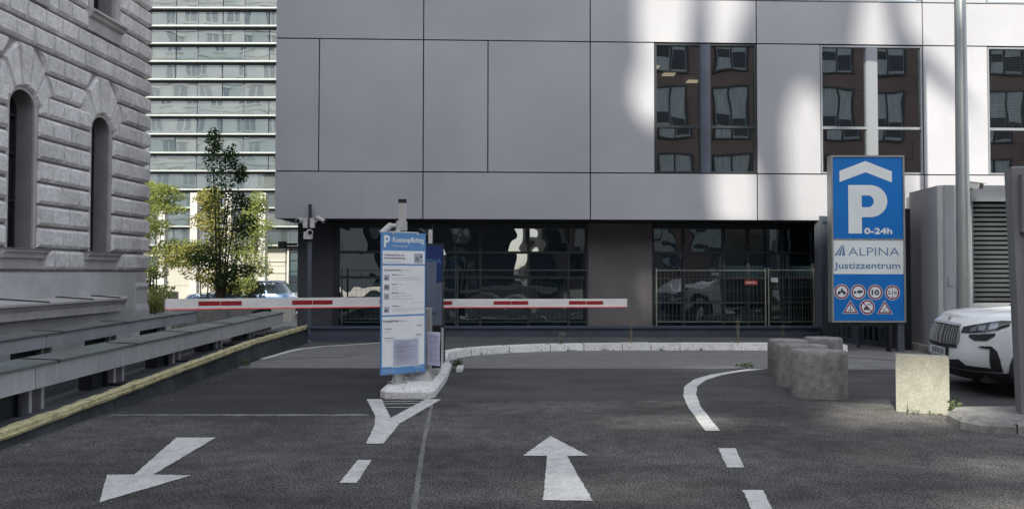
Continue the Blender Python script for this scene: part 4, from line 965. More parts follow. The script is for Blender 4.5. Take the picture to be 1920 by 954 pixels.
# ------------------------------------------------------------------ steel gate behind the sign
GT = thing('steel_gate', 'dark blue steel gate of upright fins behind the parking sign', 'gate', (7.4, 16.2, 0))
g0, g1 = Vector((7.33, 17.55, 0)), Vector((8.26, 15.45, 0)); gd = (g1-g0); gl_ = gd.length; gd.normalize(); gn = Vector((-gd.y, gd.x, 0))*-1
def gbox(a, b, z0, z1, d0, d1, m, name):
    bm = B(); P = [g0+gd*a+gn*d0, g0+gd*b+gn*d0, g0+gd*b+gn*d1, g0+gd*a+gn*d1]
    hexa(bm, [(p.x, p.y, z0) for p in P]+[(p.x, p.y, z1) for p in P]); return obj(name, bm, m, GT)
gbox(-.05, .16, 0, 2.95, -.06, .10, 'steel_blue2', 'gate_post'); gbox(gl_-.06, gl_+.06, 0, 2.95, -.08, .10, 'frame_dark', 'gate_post')
gbox(.17, gl_-.07, 2.80, 2.93, -.04, .06, 'steel_blue', 'top_beam'); gbox(.17, gl_-.07, .03, .13, -.04, .06, 'steel_blue', 'bottom_beam')
gbox(1.05, 1.20, 0, 2.79, -.07, .11, 'steel_blue2', 'gate_post')
x = .22
while x < gl_-.12:
    if not 1.0 < x < 1.22: gbox(x, x+.035, .131, 2.79, -.05, .05, 'steel_blue2' if random.random() < .5 else 'steel_blue', 'fin')
    x += .145
# closed steel wall between the glazing and the vent block
bm = B(); box(bm, (7.45, 17.62, 0), (9.6, 17.7, 2.8)); tag(obj('steel_screen', bm, 'wall_dark'), 'dark steel screen wall behind the gate fins', 'wall')
for i in range(5):
    bm = B(); box(bm, (7.45+.5*i, 15.9, .0), (7.52+.5*i, 15.96, 2.9))
    tag(obj('steel_fin', bm, 'steel_blue' if i % 2 else 'steel_blue2'), ['leftmost', 'second', 'middle', 'fourth', 'rightmost'][i]+' of the free steel fins seen under the blue sign', 'post', 'free steel fins under the sign')

# ------------------------------------------------------------------ concrete vent block with louvre
VB = thing('ventilation_block', 'grey concrete ventilation block with chamfered corner and louvre grille', 'building', (10, 15.5, 0))
ol = [(8.05, 15.75), (8.35, 14.45), (9.05, 14.42), (9.05, 14.42)]
bm = B(); out_ = [(8.47, 15.8), (8.37, 15.6), (8.55, 14.55), (8.62, 14.48), (12.6, 14.48), (12.6, 17.0), (8.47, 17.0)]
prof2 = [(8.62, 16.2), (8.60, 14.50)]
out_ = [(8.58, 15.9), (8.39, 14.52), (9.02, 14.40)]
# plan: chamfer from (8.58,15.9) to (8.45,14.75)?  front face from x=8.62 on
plan = [(8.60, 15.9), (8.45, 14.62), (8.55, 14.52), (9.19, 14.50), (9.19, 14.62), (10.45, 14.62), (10.45, 14.50), (13.2, 14.50), (13.2, 16.9), (8.60, 16.9)]
bm = B(); prism(bm, [(8.60, 15.9), (8.46, 14.62), (8.55, 14.51), (9.07, 14.50), (9.2, 16.9)], 0, 3.34); obj('side_pier', bm, 'concrete_grey', VB, bevel=.012)
bm = B(); box(bm, (9.072, 14.505, 3.02), (10.6, 16.9, 3.335)); obj('lintel', bm, 'concrete_grey', VB, bevel=.008)
bm = B(); box(bm, (10.602, 14.50, 0), (13.2, 16.9, 3.34)); obj('side_pier', bm, 'concrete_grey', VB, bevel=.012)
bm = B(); box(bm, (9.072, 14.51, 0), (10.6, 14.9, 1.02)); obj('base_wall', bm, 'concrete_grey', VB)
bm = B(); box(bm, (9.072, 14.95, 1.02), (10.6, 15.0, 3.02)); obj('dark_backing', bm, 'black', VB)
# louvre blades
src = None; z = 1.06; n = 0
while z < 2.98:
    bm = B(); hexa(bm, [(9.08, 14.52, z), (10.59, 14.52, z), (10.59, 14.62, z+.045), (9.08, 14.62, z+.045), (9.08, 14.515, z+.045), (10.59, 14.515, z+.045), (10.59, 14.62, z+.075), (9.08, 14.62, z+.075)]) if src is None else None
    if src is None:
        src = obj('louvre_blade', bm, 'louvre', VB); base = z
    else: bm.free(); inst(src, 'louvre_blade', VB, (0, 0, z-base))
    z += .0925
bm = B(); box(bm, (9.072, 14.50, 1.02), (9.10, 14.64, 3.018)); box(bm, (10.57, 14.50, 1.02), (10.60, 14.64, 3.018)); obj('louvre_frame', bm, 'louvre', VB)
bm = B(); prism(bm, [(8.40, 15.9), (8.25, 14.50), (8.5, 14.30), (13.2, 14.28), (13.2, 14.49), (8.56, 14.49), (8.47, 14.60), (8.59, 15.9)], 0, .14); obj('plinth', bm, 'concrete', VB, bevel=.02)
bm = B(); box(bm, (8.60, 14.485, 1.35), (8.67, 14.497, 1.52)); obj('small_hatch', bm, 'concrete_grey', VB, bevel=.003)

# lamp pole and its camera
LP = thing('lamp_post', 'tall tapered galvanised lamp post before the ventilation block', 'lamp post', (8.10, 13.2, 0))
bm = B(); lathe(bm, [(.128, 0), (.123, 1.0), (.117, 2.0), (.098, 5.0), (.090, 8.0), (.08, 10.5)], (8.10, 13.2), 28); o = obj('pole', bm, 'pole', LP); smooth_angle(o)
bm = B(); lathe(bm, [(.19, 0), (.19, .03), (.14, .06)], (8.10, 13.2), 24); obj('base_collar', bm, 'pole', LP)
bm = B(); tube(bm, (8.10, 13.2, 10.45), (7.2, 13.2, 10.7), .04, seg=10); obj('arm', bm, 'pole', LP)
bm = B(); hexa(bm, [(6.5, 13.05, 10.66), (7.3, 13.05, 10.62), (7.3, 13.35, 10.62), (6.5, 13.35, 10.66), (6.5, 13.1, 10.76), (7.3, 13.1, 10.78), (7.3, 13.3, 10.78), (6.5, 13.3, 10.76)]); obj('lamp_head', bm, 'alu_matt', LP)
SC = thing('security_camera', 'white box security camera on the ventilation block right of the lamp post', 'security camera', (8.9, 14.4, 3.2))
bm = B(); d = Vector((.55, -.80, -.22)).normalized(); s_ = Vector((0, 0, 1)).cross(d).normalized(); u_ = d.cross(s_)
c0 = Vector((8.84, 14.36, 3.34)); L = .31
def obox(bm, c, L, w_, h_): hexa(bm, [c+s_*a*w_+u_*b*h_+d*l for l, b, a in ((0, -1, -1), (0, -1, 1), (L, -1, 1), (L, -1, -1), (0, 1, -1), (0, 1, 1), (L, 1, 1), (L, 1, -1))])
obox(bm, c0, L, .065, .055); obj('camera_housing', bm, 'cam_white', SC, bevel=.014, seg=2)
bm = B(); obox(bm, c0+d*(L+.001), .02, .056, .046); obj('camera_lens', bm, 'cam_dark', SC)
bm = B(); obox(bm, c0-d*.01+u_*.062, L+.08, .075, .006); obj('sun_shield', bm, 'cam_white', SC, bevel=.003)
bm = B(); tube(bm, (8.90, 14.51, 3.12), (8.91, 14.36, 3.14), .03, seg=10); tube(bm, (8.91, 14.36, 3.13), (8.93, 14.26, 3.26), .026, seg=10); obj('bracket', bm, 'cam_white', SC)

# ------------------------------------------------------------------ kiosk column and its island at the right
KI = thing('entry_column', 'tall grey intercom column leaning in at the right edge', 'ticket machine', (5.45, 7.8, .12))
def kx0(z): return 5.30-.04*(2.75-z)/2.6+.02   # side edge drifts
def kcol(bm, z0, z1, x_in0, x_in1, y0=7.70, y1=8.15): 
    hexa(bm, [(x_in0, y0, z0), (6.3, y0, z0), (6.3, y1, z0), (x_in0+.14, y1, z0), (x_in1, y0, z1), (6.3, y0, z1), (6.3, y1, z1), (x_in1+.12, y1, z1)])
bm = B(); kcol(bm, .125, 2.70, 5.31, 5.245, 7.70, 8.0); obj('column', bm, 'kiosk', KI, bevel=.008)
bm = B(); hexa(bm, [(5.245, 7.70, 2.702), (6.3, 7.70, 2.702), (6.3, 8.0, 2.702), (5.365, 8.0, 2.702), (5.25, 7.71, 2.72), (6.3, 7.71, 2.76), (6.3, 7.99, 2.74), (5.37, 7.99, 2.71)]); obj('top_cover', bm, 'kiosk', KI)
bm = B(); box(bm, (5.31, 7.64, 2.03), (6.3, 7.698, 2.63)); obj('upper_panel', bm, 'kiosk', KI, bevel=.006)
bm = B(); box(bm, (5.37, 7.665, 1.00), (6.3, 7.699, 2.01)); obj('front_panel', bm, 'kiosk', KI, bevel=.004)
bm = B(); box(bm, (5.38, 7.60, .97), (6.3, 7.699, .992)); obj('fold', bm, 'black', KI)
bm = B(); box(bm, (5.39, 7.62, 2.40), (5.75, 7.639, 2.61)); obj('intercom', bm, 'alu_matt', KI, bevel=.008)
bm = B(); box(bm, (5.36, 7.61, 2.08), (5.75, 7.639, 2.38)); ip_ = obj('reader_panel', bm, 'alu_matt', KI, bevel=.008)
bm = B(); box(bm, (5.44, 7.60, 2.20), (5.70, 7.609, 2.24)); box(bm, (5.44, 7.60, 2.14), (5.70, 7.609, 2.18)); box(bm, (5.44, 7.615, 2.52), (5.48, 7.619, 2.56)); obj('buttons', bm, 'print_white', KI)
bm = B(); tube(bm, (5.39, 7.609, 2.20), (5.39, 7.595, 2.20), .018, seg=12); tube(bm, (5.39, 7.609, 2.12), (5.39, 7.595, 2.12), .018, seg=12); obj('round_key', bm, 'black', KI)
bm = B(); box(bm, (5.42, 7.655, 1.76), (5.62, 7.664, 1.86)); obj('label_plate', bm, 'print_white', KI)
tx_ = text('LKW', KI, 0, 0, .04, 'print_dark', 0)
tx_.location = (5.425-5.45, 7.653-7.8, 1.79-.12)
bm = B(); box(bm, (5.42, 7.63, .35), (6.3, 7.699, .95)); obj('lower_panel', bm, 'kiosk', KI, bevel=.006)
KR = thing('entry_island', 'pale concrete kerb island with rounded nose under the entry column', 'traffic island', (5.6, 7.6, 0))
def kr(s, z): return [(4.62+s, 7.62, z), (4.70+s, 7.42+s, z), (4.90+s, 7.36+s, z), (9, 7.30+s, z), (9, 8.5, z), (4.95+s, 8.3-s, z), (4.70+s, 8.0-s, z)]
bm = B(); loft(bm, [kr(0, -.05), kr(.0, .075), kr(.03, .11), kr(.12, .13)]); obj('kerb_stone', bm, 'concrete', KR)
bm = B(); box(bm, (5.02, 7.352, .0), (5.03, 7.40, .10)); obj('joint', bm, 'tar', KR)

# ------------------------------------------------------------------ concrete bollards and block
def bollard(x, y, a, h, label, b=.25):
    t = thing('concrete_bollard', label, 'bollard', (x, y, 0), -math.atan2(x, y), 'rounded concrete bollards')
    n = 48; e = .92; rings = []
    for k_, z in ((1, -.01), (1, h*.35), (1, h*.7), (.998, h-.05), (.985, h-.02), (.955, h-.004), (.90, h)):
        ring = []
        for i in range(n):
            q = 2*math.pi*i/n; c_, s__ = math.cos(q), math.sin(q)
            ring.append((a*k_*math.copysign(abs(c_)**e, c_), (b*(k_ if k_ > .99 else k_-.02))*math.copysign(abs(s__)**(e+.2), s__), z+(random.uniform(-.005, .003) if z > h-.06 else 0)))
        rings.append(ring)
    bm = B(); loft(bm, rings); o = obj('drum', bm, 'concrete', t, world=False); smooth_angle(o, 30)
bollard(3.99, 9.60, .345, .605, 'nearest and widest rounded concrete bollard of the cluster')
bollard(4.11, 10.46, .343, .59, 'rounded concrete bollard right behind the nearest one')
bollard(4.285, 11.45, .303, .57, 'leftmost and slimmest rounded concrete bollard of the cluster')
bollard(5.145, 12.2, .30, .54, 'rearmost rounded concrete bollard beside the end of the white kerb')
CBk = thing('concrete_block', 'pale yellowish concrete block with worn edges just left of the car', 'concrete block', (4.79, 8.64, 0), R(-27))
bm = B(); box(bm, (-.268, -.20, -.005), (.268, .07, .648)); o = obj('block', bm, 'concrete_pale', CBk, world=False, bevel=.032)
bm = B(); loft(bm, [[(-.158, -.202, .0), (-.145, -.202, .0), (-.152, -.202, .13)], [(-.158, -.197, .0), (-.145, -.197, .0), (-.152, -.197, .13)]]); obj('crack', bm, 'tar', CBk, world=False)

# ------------------------------------------------------------------ cars
def make_car(loc, rot, label, paint, detail=True, name='parked_car', grp=None):
    t = thing(name, label, 'car', loc, rot, grp)
    W0 = .935; LR = -4.68
    Wz = [(0, .86), (.08, .905), (.3, .93), (.55, .94), (.75, .935), (.9, .91), (1, .865)]
    Xz = [(0, -.16), (.08, -.10), (.2, -.03), (.34, .0), (.5, -.015), (.66, -.03), (.8, -.05), (.92, -.09), (1, -.17)]
    def ipl(T, q):
        for (a, x), (b, y) in zip(T, T[1:]):
            if q <= b: return x+(y-x)*(q-a)/(b-a)
        return T[-1][1]
    belt = lambda x: ipl([(-4.7, 1.06), (-4.2, 1.10), (-1.3, 1.10), (-.6, 1.045), (-.2, 1.0), (0, .955), (1, .955)], x)
    def S(a, q, off=0):   # a: 0 front centre .. 90 start of the side ; q: 0 bottom .. 1 belt
        ar = R(min(abs(a), 90)); e = .72; hw = ipl(Wz, q)+off; xf = ipl(Xz, q)+off
        y = hw*math.sin(ar)**e; x = xf-.62*(1-max(0, math.cos(ar))**e)
        if abs(a) > 90: x -= (abs(a)-90)*.02
        z = .20+q*(belt(x)-.20)
        return Vector((x, y*(1 if a >= 0 else -1), z))
    qs = [0, .08, .2, .34, .5, .66, .8, .9, 1]
    angs = [0, 6, 12, 18, 25, 32, 40, 48, 56, 64, 72, 80, 86, 90]
    side = [-.85, -1.1, -1.5, -2.2, -3, -3.7, -4.1, -4.4]
    loops = []
    for q in qs:
        half = [S(a, q) for a in angs]
        for x in side:
            hw = ipl(Wz, q); half.append(Vector((x, hw, .20+q*(belt(x)-.20))))
        for k_, (dx, s) in enumerate(((-.18, .95), (-.27, .75), (-.30, .4), (-.31, 0))):
            hw = ipl(Wz, q)*s; x = -4.4+dx+ipl([(0, .1), (.3, 0), (.8, .02), (1, .1)], q); half.append(Vector((x, hw, .20+q*(belt(x)-.20))))
        full = half+[Vector((p.x, -p.y, p.z)) for p in half[-2:0:-1]]
        loops.append(full)
    top = loops[-1]; cxm = -2.2
    for f, up in ((.93, .022), (.75, .045), (.45, .06), (.12, .065)):
        lp = []
        for p in top:
            q = Vector((p.x if True else 0, p.y*f, 0)); xx = p.x
            if p.x > -1.0: xx = p.x-(1-f)*.05
            q.x = xx; q.z = belt(xx)+up*min(1, 1.0); lp.append(q)
        loops.append(lp)
    bm = B(); loft(bm, loops)
    for xw in (-.93, -3.72):
        pass
    body = obj('body', bm, paint, t, world=False)
    # cut the wheel arches
    bm = B()
    for xw in (-.93, -3.72):
        for s in (-1, 1): tube(bm, (xw, s*.62, .36), (xw, s*1.05, .36), .405, seg=36)
    cut = obj('cut', bm, paint, None, world=False); cut.parent = t
    md = body.modifiers.new('b', 'BOOLEAN'); md.object = cut; md.operation = 'DIFFERENCE'; md.solver = 'EXACT'
    bpy.context.view_layer.update(); dg = bpy.context.evaluated_depsgraph_get()
    nm = bpy.data.meshes.new_from_object(body.evaluated_get(dg)); body.modifiers.clear(); body.data = nm; nm.name = 'body'
    bpy.data.objects.remove(cut); smooth_angle(body, 38)
    # cabin
    def cab_ring(z, xf, xr, hw): return [(xf, 0, z), (xf-.06, hw*.7, z), (xf-.28, hw, z), ((xf+xr)/2, hw, z), (xr+.2, hw, z), (xr+.04, hw*.8, z), (xr, 0, z), (xr+.04, -hw*.8, z), (xr+.2, -hw, z), ((xf+xr)/2, -hw, z), (xf-.28, -hw, z), (xf-.06, -hw*.7, z)]
    bm = B(); loft(bm, [cab_ring(1.08, -1.18, -4.55, .86), cab_ring(1.35, -1.62, -4.42, .80), cab_ring(1.58, -2.05, -4.22, .71)]); o = obj('windows', bm, 'car_glass', t, world=False); smooth_angle(o, 40)
    bm = B(); loft(bm, [cab_ring(1.575, -2.03, -4.24, .725), cab_ring(1.64, -2.2, -4.15, .68), cab_ring(1.665, -2.5, -3.9, .55)]); o = obj('roof', bm, paint, t, world=False); smooth_angle(o, 40)
    bm = B()
    for s in (-1, 1):
        for (a, b) in (((-1.25, .855), (-2.08, .70)), ((-2.75, .868), (-2.72, .715)), ((-3.75, .868), (-3.6, .715))):
            hexa(bm, [(a[0]+.03, s*a[1], 1.10), (a[0]-.04, s*a[1], 1.10), (a[0]-.04, s*(a[1]-.03), 1.10), (a[0]+.03, s*(a[1]-.03), 1.10), (b[0]+.03, s*b[1], 1.59), (b[0]-.04, s*b[1], 1.59), (b[0]-.04, s*(b[1]-.03), 1.59), (b[0]+.03, s*(b[1]-.03), 1.59)])
    obj('pillars', bm, 'car_black' if detail else paint, t, world=False)
    # wheels
    for xw in (-.93, -3.72):
        for s in (-1, 1):
            e = bpy.data.objects.new('wheel', None); C.objects.link(e); e.parent = t; e.location = (xw, s*.80, .36); e.empty_display_size = .1
            if xw > -2 and detail: e.rotation_euler = (0, 0, R(-16))
            bm = B(); n = 36
            prof = [(.22, -.11), (.30, -.125), (.345, -.10), (.36, -.06), (.36, .06), (.345, .10), (.30, .125), (.22, .11)]
            loft(bm, [[(r*math.cos(2*math.pi*i/n), y, r*math.sin(2*math.pi*i/n)) for r, y in prof] for i in range(n)]+[[(r, y, 0) for r, y in prof]], False)
            bmesh.ops.remove_doubles(bm, verts=bm.verts, dist=.0005); o = obj('tyre', bm, 'tyre', e, world=False); smooth_angle(o, 40)
            bm = B(); tube(bm, (0, -.08, 0), (0, .09*s, 0), .225, seg=30)
            for i in range(10):
                a = 2*math.pi*i/10; c_, s__ = math.cos(a), math.sin(a); y0, y1 = s*.085, s*.115
                hexa(bm, [(.05*c_-.02*s__, y0, .05*s__+.02*c_), (.22*c_-.02*s__, y0, .22*s__+.02*c_), (.22*c_+.02*s__, y0, .22*s__-.02*c_), (.05*c_+.02*s__, y0, .05*s__-.02*c_),
                          (.05*c_-.02*s__, y1, .05*s__+.02*c_), (.22*c_-.02*s__, y1, .22*s__+.02*c_), (.22*c_+.02*s__, y1, .22*s__-.02*c_), (.05*c_+.02*s__, y1, .05*s__-.02*c_)])
            obj('rim', bm, 'chrome', e, world=False)
    bm = B(); box(bm, (-4.5, -.80, .19), (-.25, .80, .30)); obj('underbody', bm, 'car_black', t, world=False)
    for xw in (-.93, -3.72):
        for s in (-1, 1):
            bm = B(); n = 18; A = []
            for i in range(n+1):
                a = math.pi*(-.06)+math.pi*1.12*i/n
                A.append([(xw+r*math.cos(a), s*y, .36+r*math.sin(a)) for r, y in ((.398, .86), (.398, .955), (.455, .950), (.455, .90))])
            loft(bm, A); obj('arch_trim', bm, 'car_black', t, world=False)
            bm = B(); tube(bm, (xw, s*.60, .36), (xw, s*.625, .36), .41, seg=24); obj('wheel_housing', bm, 'black', t, world=False)
    if not detail:
        for s in (-1, 1):
            bm = B(); box(bm, (-.32, s*.55-.17, .72), (-.02, s*.55+.17, .86)); obj('headlight', bm, 'lens_clear', t, world=False, bevel=.03)
        return t
    def patch(name, m, pts, off, par=t, th=.012, n=14):
        """pts: list of (a, q_low, q_high) across the nose"""
        bm = B(); rows = []
        N = len(pts)
        aa = []
        for i in range(N-1):
            k_ = max(1, int(abs(pts[i+1][0]-pts[i][0])/2.5))
            for j in range(k_): f = j/k_; aa.append(tuple(pts[i][r]+(pts[i+1][r]-pts[i][r])*f for r in range(3)))
        aa.append(pts[-1])
        cols_ = []
        for a, q0, q1 in aa:
            cols_.append([[S(a, q0+(q1-q0)*j/4, off) for j in range(5)], [S(a, q0+(q1-q0)*j/4, off-th) for j in range(5)]])
        rings = [c0_+c1_[::-1] for c0_, c1_ in cols_]
        loft(bm, rings); o = obj(name, bm, m, par, world=False); smooth_angle(o, 40); return o
    # lower black valance and white lip
    patch('valance', 'car_black', [(-90, 0, .155), (90, 0, .155)], .012, th=.04)
    # grille
    gz = [(-23, .62, .80), (-19.5, .555, .90), (0, .545, .925), (19.5, .555, .90), (23, .62, .80)]
    patch('grille_backing', 'black', gz, .004, th=.02)
    patch('grille_frame', 'bar_grey', [(-21, .895, .925), (0, .915, .945), (21, .895, .925)], .018, th=.02)
    patch('grille_frame', 'car_black', [(-21, .535, .565), (0, .525, .55), (21, .535, .565)], .014, th=.02)
    for s in (-1, 1): patch('grille_frame', 'bar_grey', [(s*20.5, .56, .91), (s*22.3, .60, .86), (s*24, .67, .78)], .014, th=.02)
    for k_ in range(-5, 6):
        a = k_*3.6; lo_, hi_ = .575+.012*abs(k_)/5, .895-.012*abs(k_)/5
        w_ = .55; b_ = B()
        rings = [[S(a-w_, q, o_) for q in (lo_, (lo_+hi_)/2, hi_)]+[S(a+w_, q, o_) for q in (hi_, (lo_+hi_)/2, lo_)] for o_ in (.005, .022)]
        loft(b_, rings); obj('grille_bar', b_, 'bar_grey', t, world=False)
    bm = B(); p = S(0, .975, .004); tube(bm, p+Vector((-.02, 0, -.004)), p+Vector((.006, 0, .006)), .034, seg=20); obj('badge', bm, 'bar_grey', t, world=False, bevel=.004)
    for s in (-1, 1):
        h = patch('headlight', 'lens', [(s*25, .79, .885), (s*40, .79, .92), (s*55, .80, .95), (s*68, .83, .965), (s*78, .88, .95)], .008, th=.03)
        patch('light_unit', 'light_inner', [(s*36, .815, .875), (s*44, .82, .885)], .012, h, th=.006)
        patch('light_unit', 'light_inner', [(s*46, .825, .895), (s*54, .83, .905)], .012, h, th=.006)
        patch('light_unit', 'light_inner', [(s*58, .84, .935), (s*67, .86, .945)], .012, h, th=.006)
        patch('fog_lamp', 'lens', [(s*36, .72, .765), (s*44, .665, .768), (s*58, .665, .775), (s*66, .745, .78)], .006, th=.03)
        patch('bumper_trim', 'car_black', [(s*6, .17, .30), (s*26, .17, .34), (s*34, .17, .25), (s*63, .17, .235)], .010, th=.03)
        patch('bumper_trim', 'car_black', [(s*50, .565, .578), (s*62.5, .535, .580), (s*63.5, .18, .580), (s*70, .17, .50), (s*74.5, .18, .36)], .010, th=.03)
        for i in range(4):
            for j in range(2):
                p = S(s*(9+4*i+(2 if j else 0)), .21+.05*j, .012); bm = B(); tube(bm, p-Vector((.02, 0, 0)), p+Vector((.004, 0, 0)), .020, seg=6); obj('grille_cell', bm, 'frame_dark', t, world=False)
    p0 = S(0, .44, .02); pl_ = bpy.data.objects.new('number_plate', None)
    bm = B(); box(bm, (p0.x-.02, -.285, .47), (p0.x+.012, .285, .595)); o = obj('number_plate_holder', bm, 'car_black', t, world=False, bevel=.006)
    bm = B(); box(bm, (p0.x+.012, -.26, .478), (p0.x+.016, .26, .588)); obj('number_plate', bm, 'print_white', t, world=False)
    bm = B(); random.seed(3); y = .22
    for wch in (.04, .035, .012, .035, .035, .04, .035, .035):
        box(bm, (p0.x+.0162, y-wch, .495), (p0.x+.0175, y-wch*.62, .572)); box(bm, (p0.x+.0162, y-wch*.3, .495), (p0.x+.0175, y, .572)); box(bm, (p0.x+.0162, y-wch, .53), (p0.x+.0175, y, .542)); y -= wch+.018
    obj('plate_characters', bm, 'print_dark', t, world=False)
    for s in (-1, 1):
        bm = B(); box(bm, (-1.75, s*.93-(.0 if s > 0 else .22), 1.08), (-1.6, s*.93+(.22 if s > 0 else 0), 1.24)); obj('wing_mirror', bm, paint, t, world=False, bevel=.04)
    return t
make_car((5.98, 10.33, 0), math.atan2(.17, -.985), 'white sport utility car with dark upright bar grille parked nose left', 'car_white')
random.seed(21)
make_car((-14.3, 32.5, -.42), R(180), 'blue car parked behind the slender dark tree across the street', 'car_blue', False, grp='cars parked across the street')
make_car((-10.6, 35.5, -.42), R(176), 'silver car parked behind the blue one across the street', 'car_silver', False, grp='cars parked across the street')

# ------------------------------------------------------------------ far glass building
FB = thing('glass_office_building', 'pale green glass office block with projecting white ledges in sunlight', 'building', (-18, 45, -.42))
FYb = 45.0
zl = [1.6+(511-y)*FYb/1380 for y in (461, 426, 391, 357, 322, 288, 253, 218, 184, 150, 116, 82, 49, 15)]
while zl[-1] < 26: zl.append(zl[-1]+1.11)
xs_ = [-13.66+2.87*i for i in range(-7, 3)]
bm = B(); box(bm, (xs_[0], FYb+.25, -.42), (xs_[-1], FYb+12, zl[-1]+.6)); obj('wall', bm, 'cream', FB)
for z in zl:
    bm = B(); box(bm, (xs_[0], FYb-.30, z-.035), (xs_[-1], FYb+.2, z+.055)); obj('ledge', bm, 'ledge_white', FB, bevel=.01)
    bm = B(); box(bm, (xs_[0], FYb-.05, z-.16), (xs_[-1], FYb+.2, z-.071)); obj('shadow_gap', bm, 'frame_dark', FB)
srcp = None
for zi, (z0, z1) in enumerate(zip(zl, zl[1:])):
    for xi, (x0, x1) in enumerate(zip(xs_, xs_[1:])):
        parts_ = [(x0+.05, x1-.03)] if random.random() < .55 else [(x0+.05, x0+1.55), (x0+1.60, x1-.03)]
        for (a, b) in parts_:
            bm = B(); t1 = random.uniform(-.012, .012)
            bm.faces.new([bm.verts.new(p) for p in ((a, FYb+t1, z0+.07), (b, FYb-t1, z0+.07), (b, FYb-t1, z1-.16), (a, FYb+t1, z1-.16))])
            obj('pane', bm, 'glass_far' if random.random() < .68 else 'glass_far_dark', FB)
for x in xs_:
    bm = B(); box(bm, (x-.03, FYb-.04, zl[0]), (x+.04, FYb+.1, zl[-1])); obj('mullion', bm, 'steel_blue2', FB)
# ground floor
for (x0, x1, z0, z1, m, nm) in ((-15.2, -13.95, .9, 3.0, 'glass_teal', 'shop_window'), (-19.4, -16.9, .8, 2.45, 'glass_teal', 'shop_window'), (-22.3, -21.2, .3, 2.6, 'glass_teal', 'shop_window')):
    bm = B(); box(bm, (x0, FYb+.17, z0), (x1, FYb+.24, z1)); o = obj(nm, bm, m, FB)
    bm = B(); n = 3
    for i in range(n+1): z = z0+(z1-z0)*i/n; box(bm, (x0-.05, FYb+.10, z-.04), (x1+.05, FYb+.16, z+.04))
    bm.transform(FB.matrix_basis.inverted()); obj('frame', bm, 'white_col', o, world=False)
for (x0, x1) in ((-13.7, -12.0), (-12.0, -10.3)):
    for i in range(5):
        bm = B(); box(bm, (x0+.05, FYb+.18, -.3+.66*i), (x1-.05, FYb+.24, .30+.66*i)); obj('shop_pane', bm, 'glass_teal', FB)
    bm = B(); box(bm, (x0-.05, FYb+.02, -.42), (x0+.045, FYb+.2, zl[0]-.2)); obj('frame', bm, 'white_col', FB)
for x, z0 in ((-16.5, 0), (-20.8, 0)):
    for j in range(3):
        bm = B(); box(bm, (x+.01, FYb+.16, -.42+1.2*j+.01), (x+1.35, FYb+.24, .78+1.2*j-.01)); obj('concrete_panel', bm, 'cream', FB, bevel=.01)
        bm = B(); box(bm, (x+1.37, FYb+.16, -.42+1.2*j+.01), (x+2.6, FYb+.24, .78+1.2*j-.01)); obj('concrete_panel', bm, 'cream', FB, bevel=.01)
CO = []
for i, x in enumerate((-19.0, -17.25, -15.4, -13.55)):
    bm = B(); box(bm, (x-.19, 39.8, -.42), (x+.19, 40.2, 5.9))
    tag(obj('white_column', bm, 'white_col', bevel=.02), ['leftmost of the white columns, behind the sunlit trees', 'white column just left of the slender dark tree', 'white column mostly hidden behind the dark tree crown', 'rightmost white column standing clear beside the office corner'][i], 'column', 'white columns across the street')

# low sunlit wall, planter
bm = B(); box(bm, (-17.2, 31.2, -.42), (-14.3, 31.6, .77)); tag(obj('low_wall', bm, 'white_col', bevel=.02), 'low white sunlit wall beyond the stone corner', 'wall')
bm = B(); box(bm, (-13.2, 30.2, -.42), (-9.0, 30.6, .32)); tag(obj('low_wall', bm, 'white_col', bevel=.02), 'long low pale wall under the barrier arm across the street', 'wall')
PL = thing('planter', 'large grey concrete planter holding the slender dark tree', 'planter', (-7.9, 20.0, -.42))
bm = B(); holed(bm, [(-8.95, 19.45), (-6.85, 19.45), (-6.85, 21.0), (-8.95, 21.0)], [[(-8.83, 19.57), (-6.97, 19.57), (-6.97, 20.88), (-8.83, 20.88)]], lambda u, v, d: (u, v, d), -.42, .60); obj('trough', bm, 'concrete', PL, bevel=.01)
bm = B(); box(bm, (-8.82, 19.58, -.3), (-6.98, 20.87, .55)); obj('soil', bm, 'soil', PL)
bm = B(); box(bm, (-9.15, 19.40, -.42), (-8.96, 20.6, .585)); obj('lit_end_slab', bm, 'white_col', PL)  # paler colour stands for the lit end of the planter

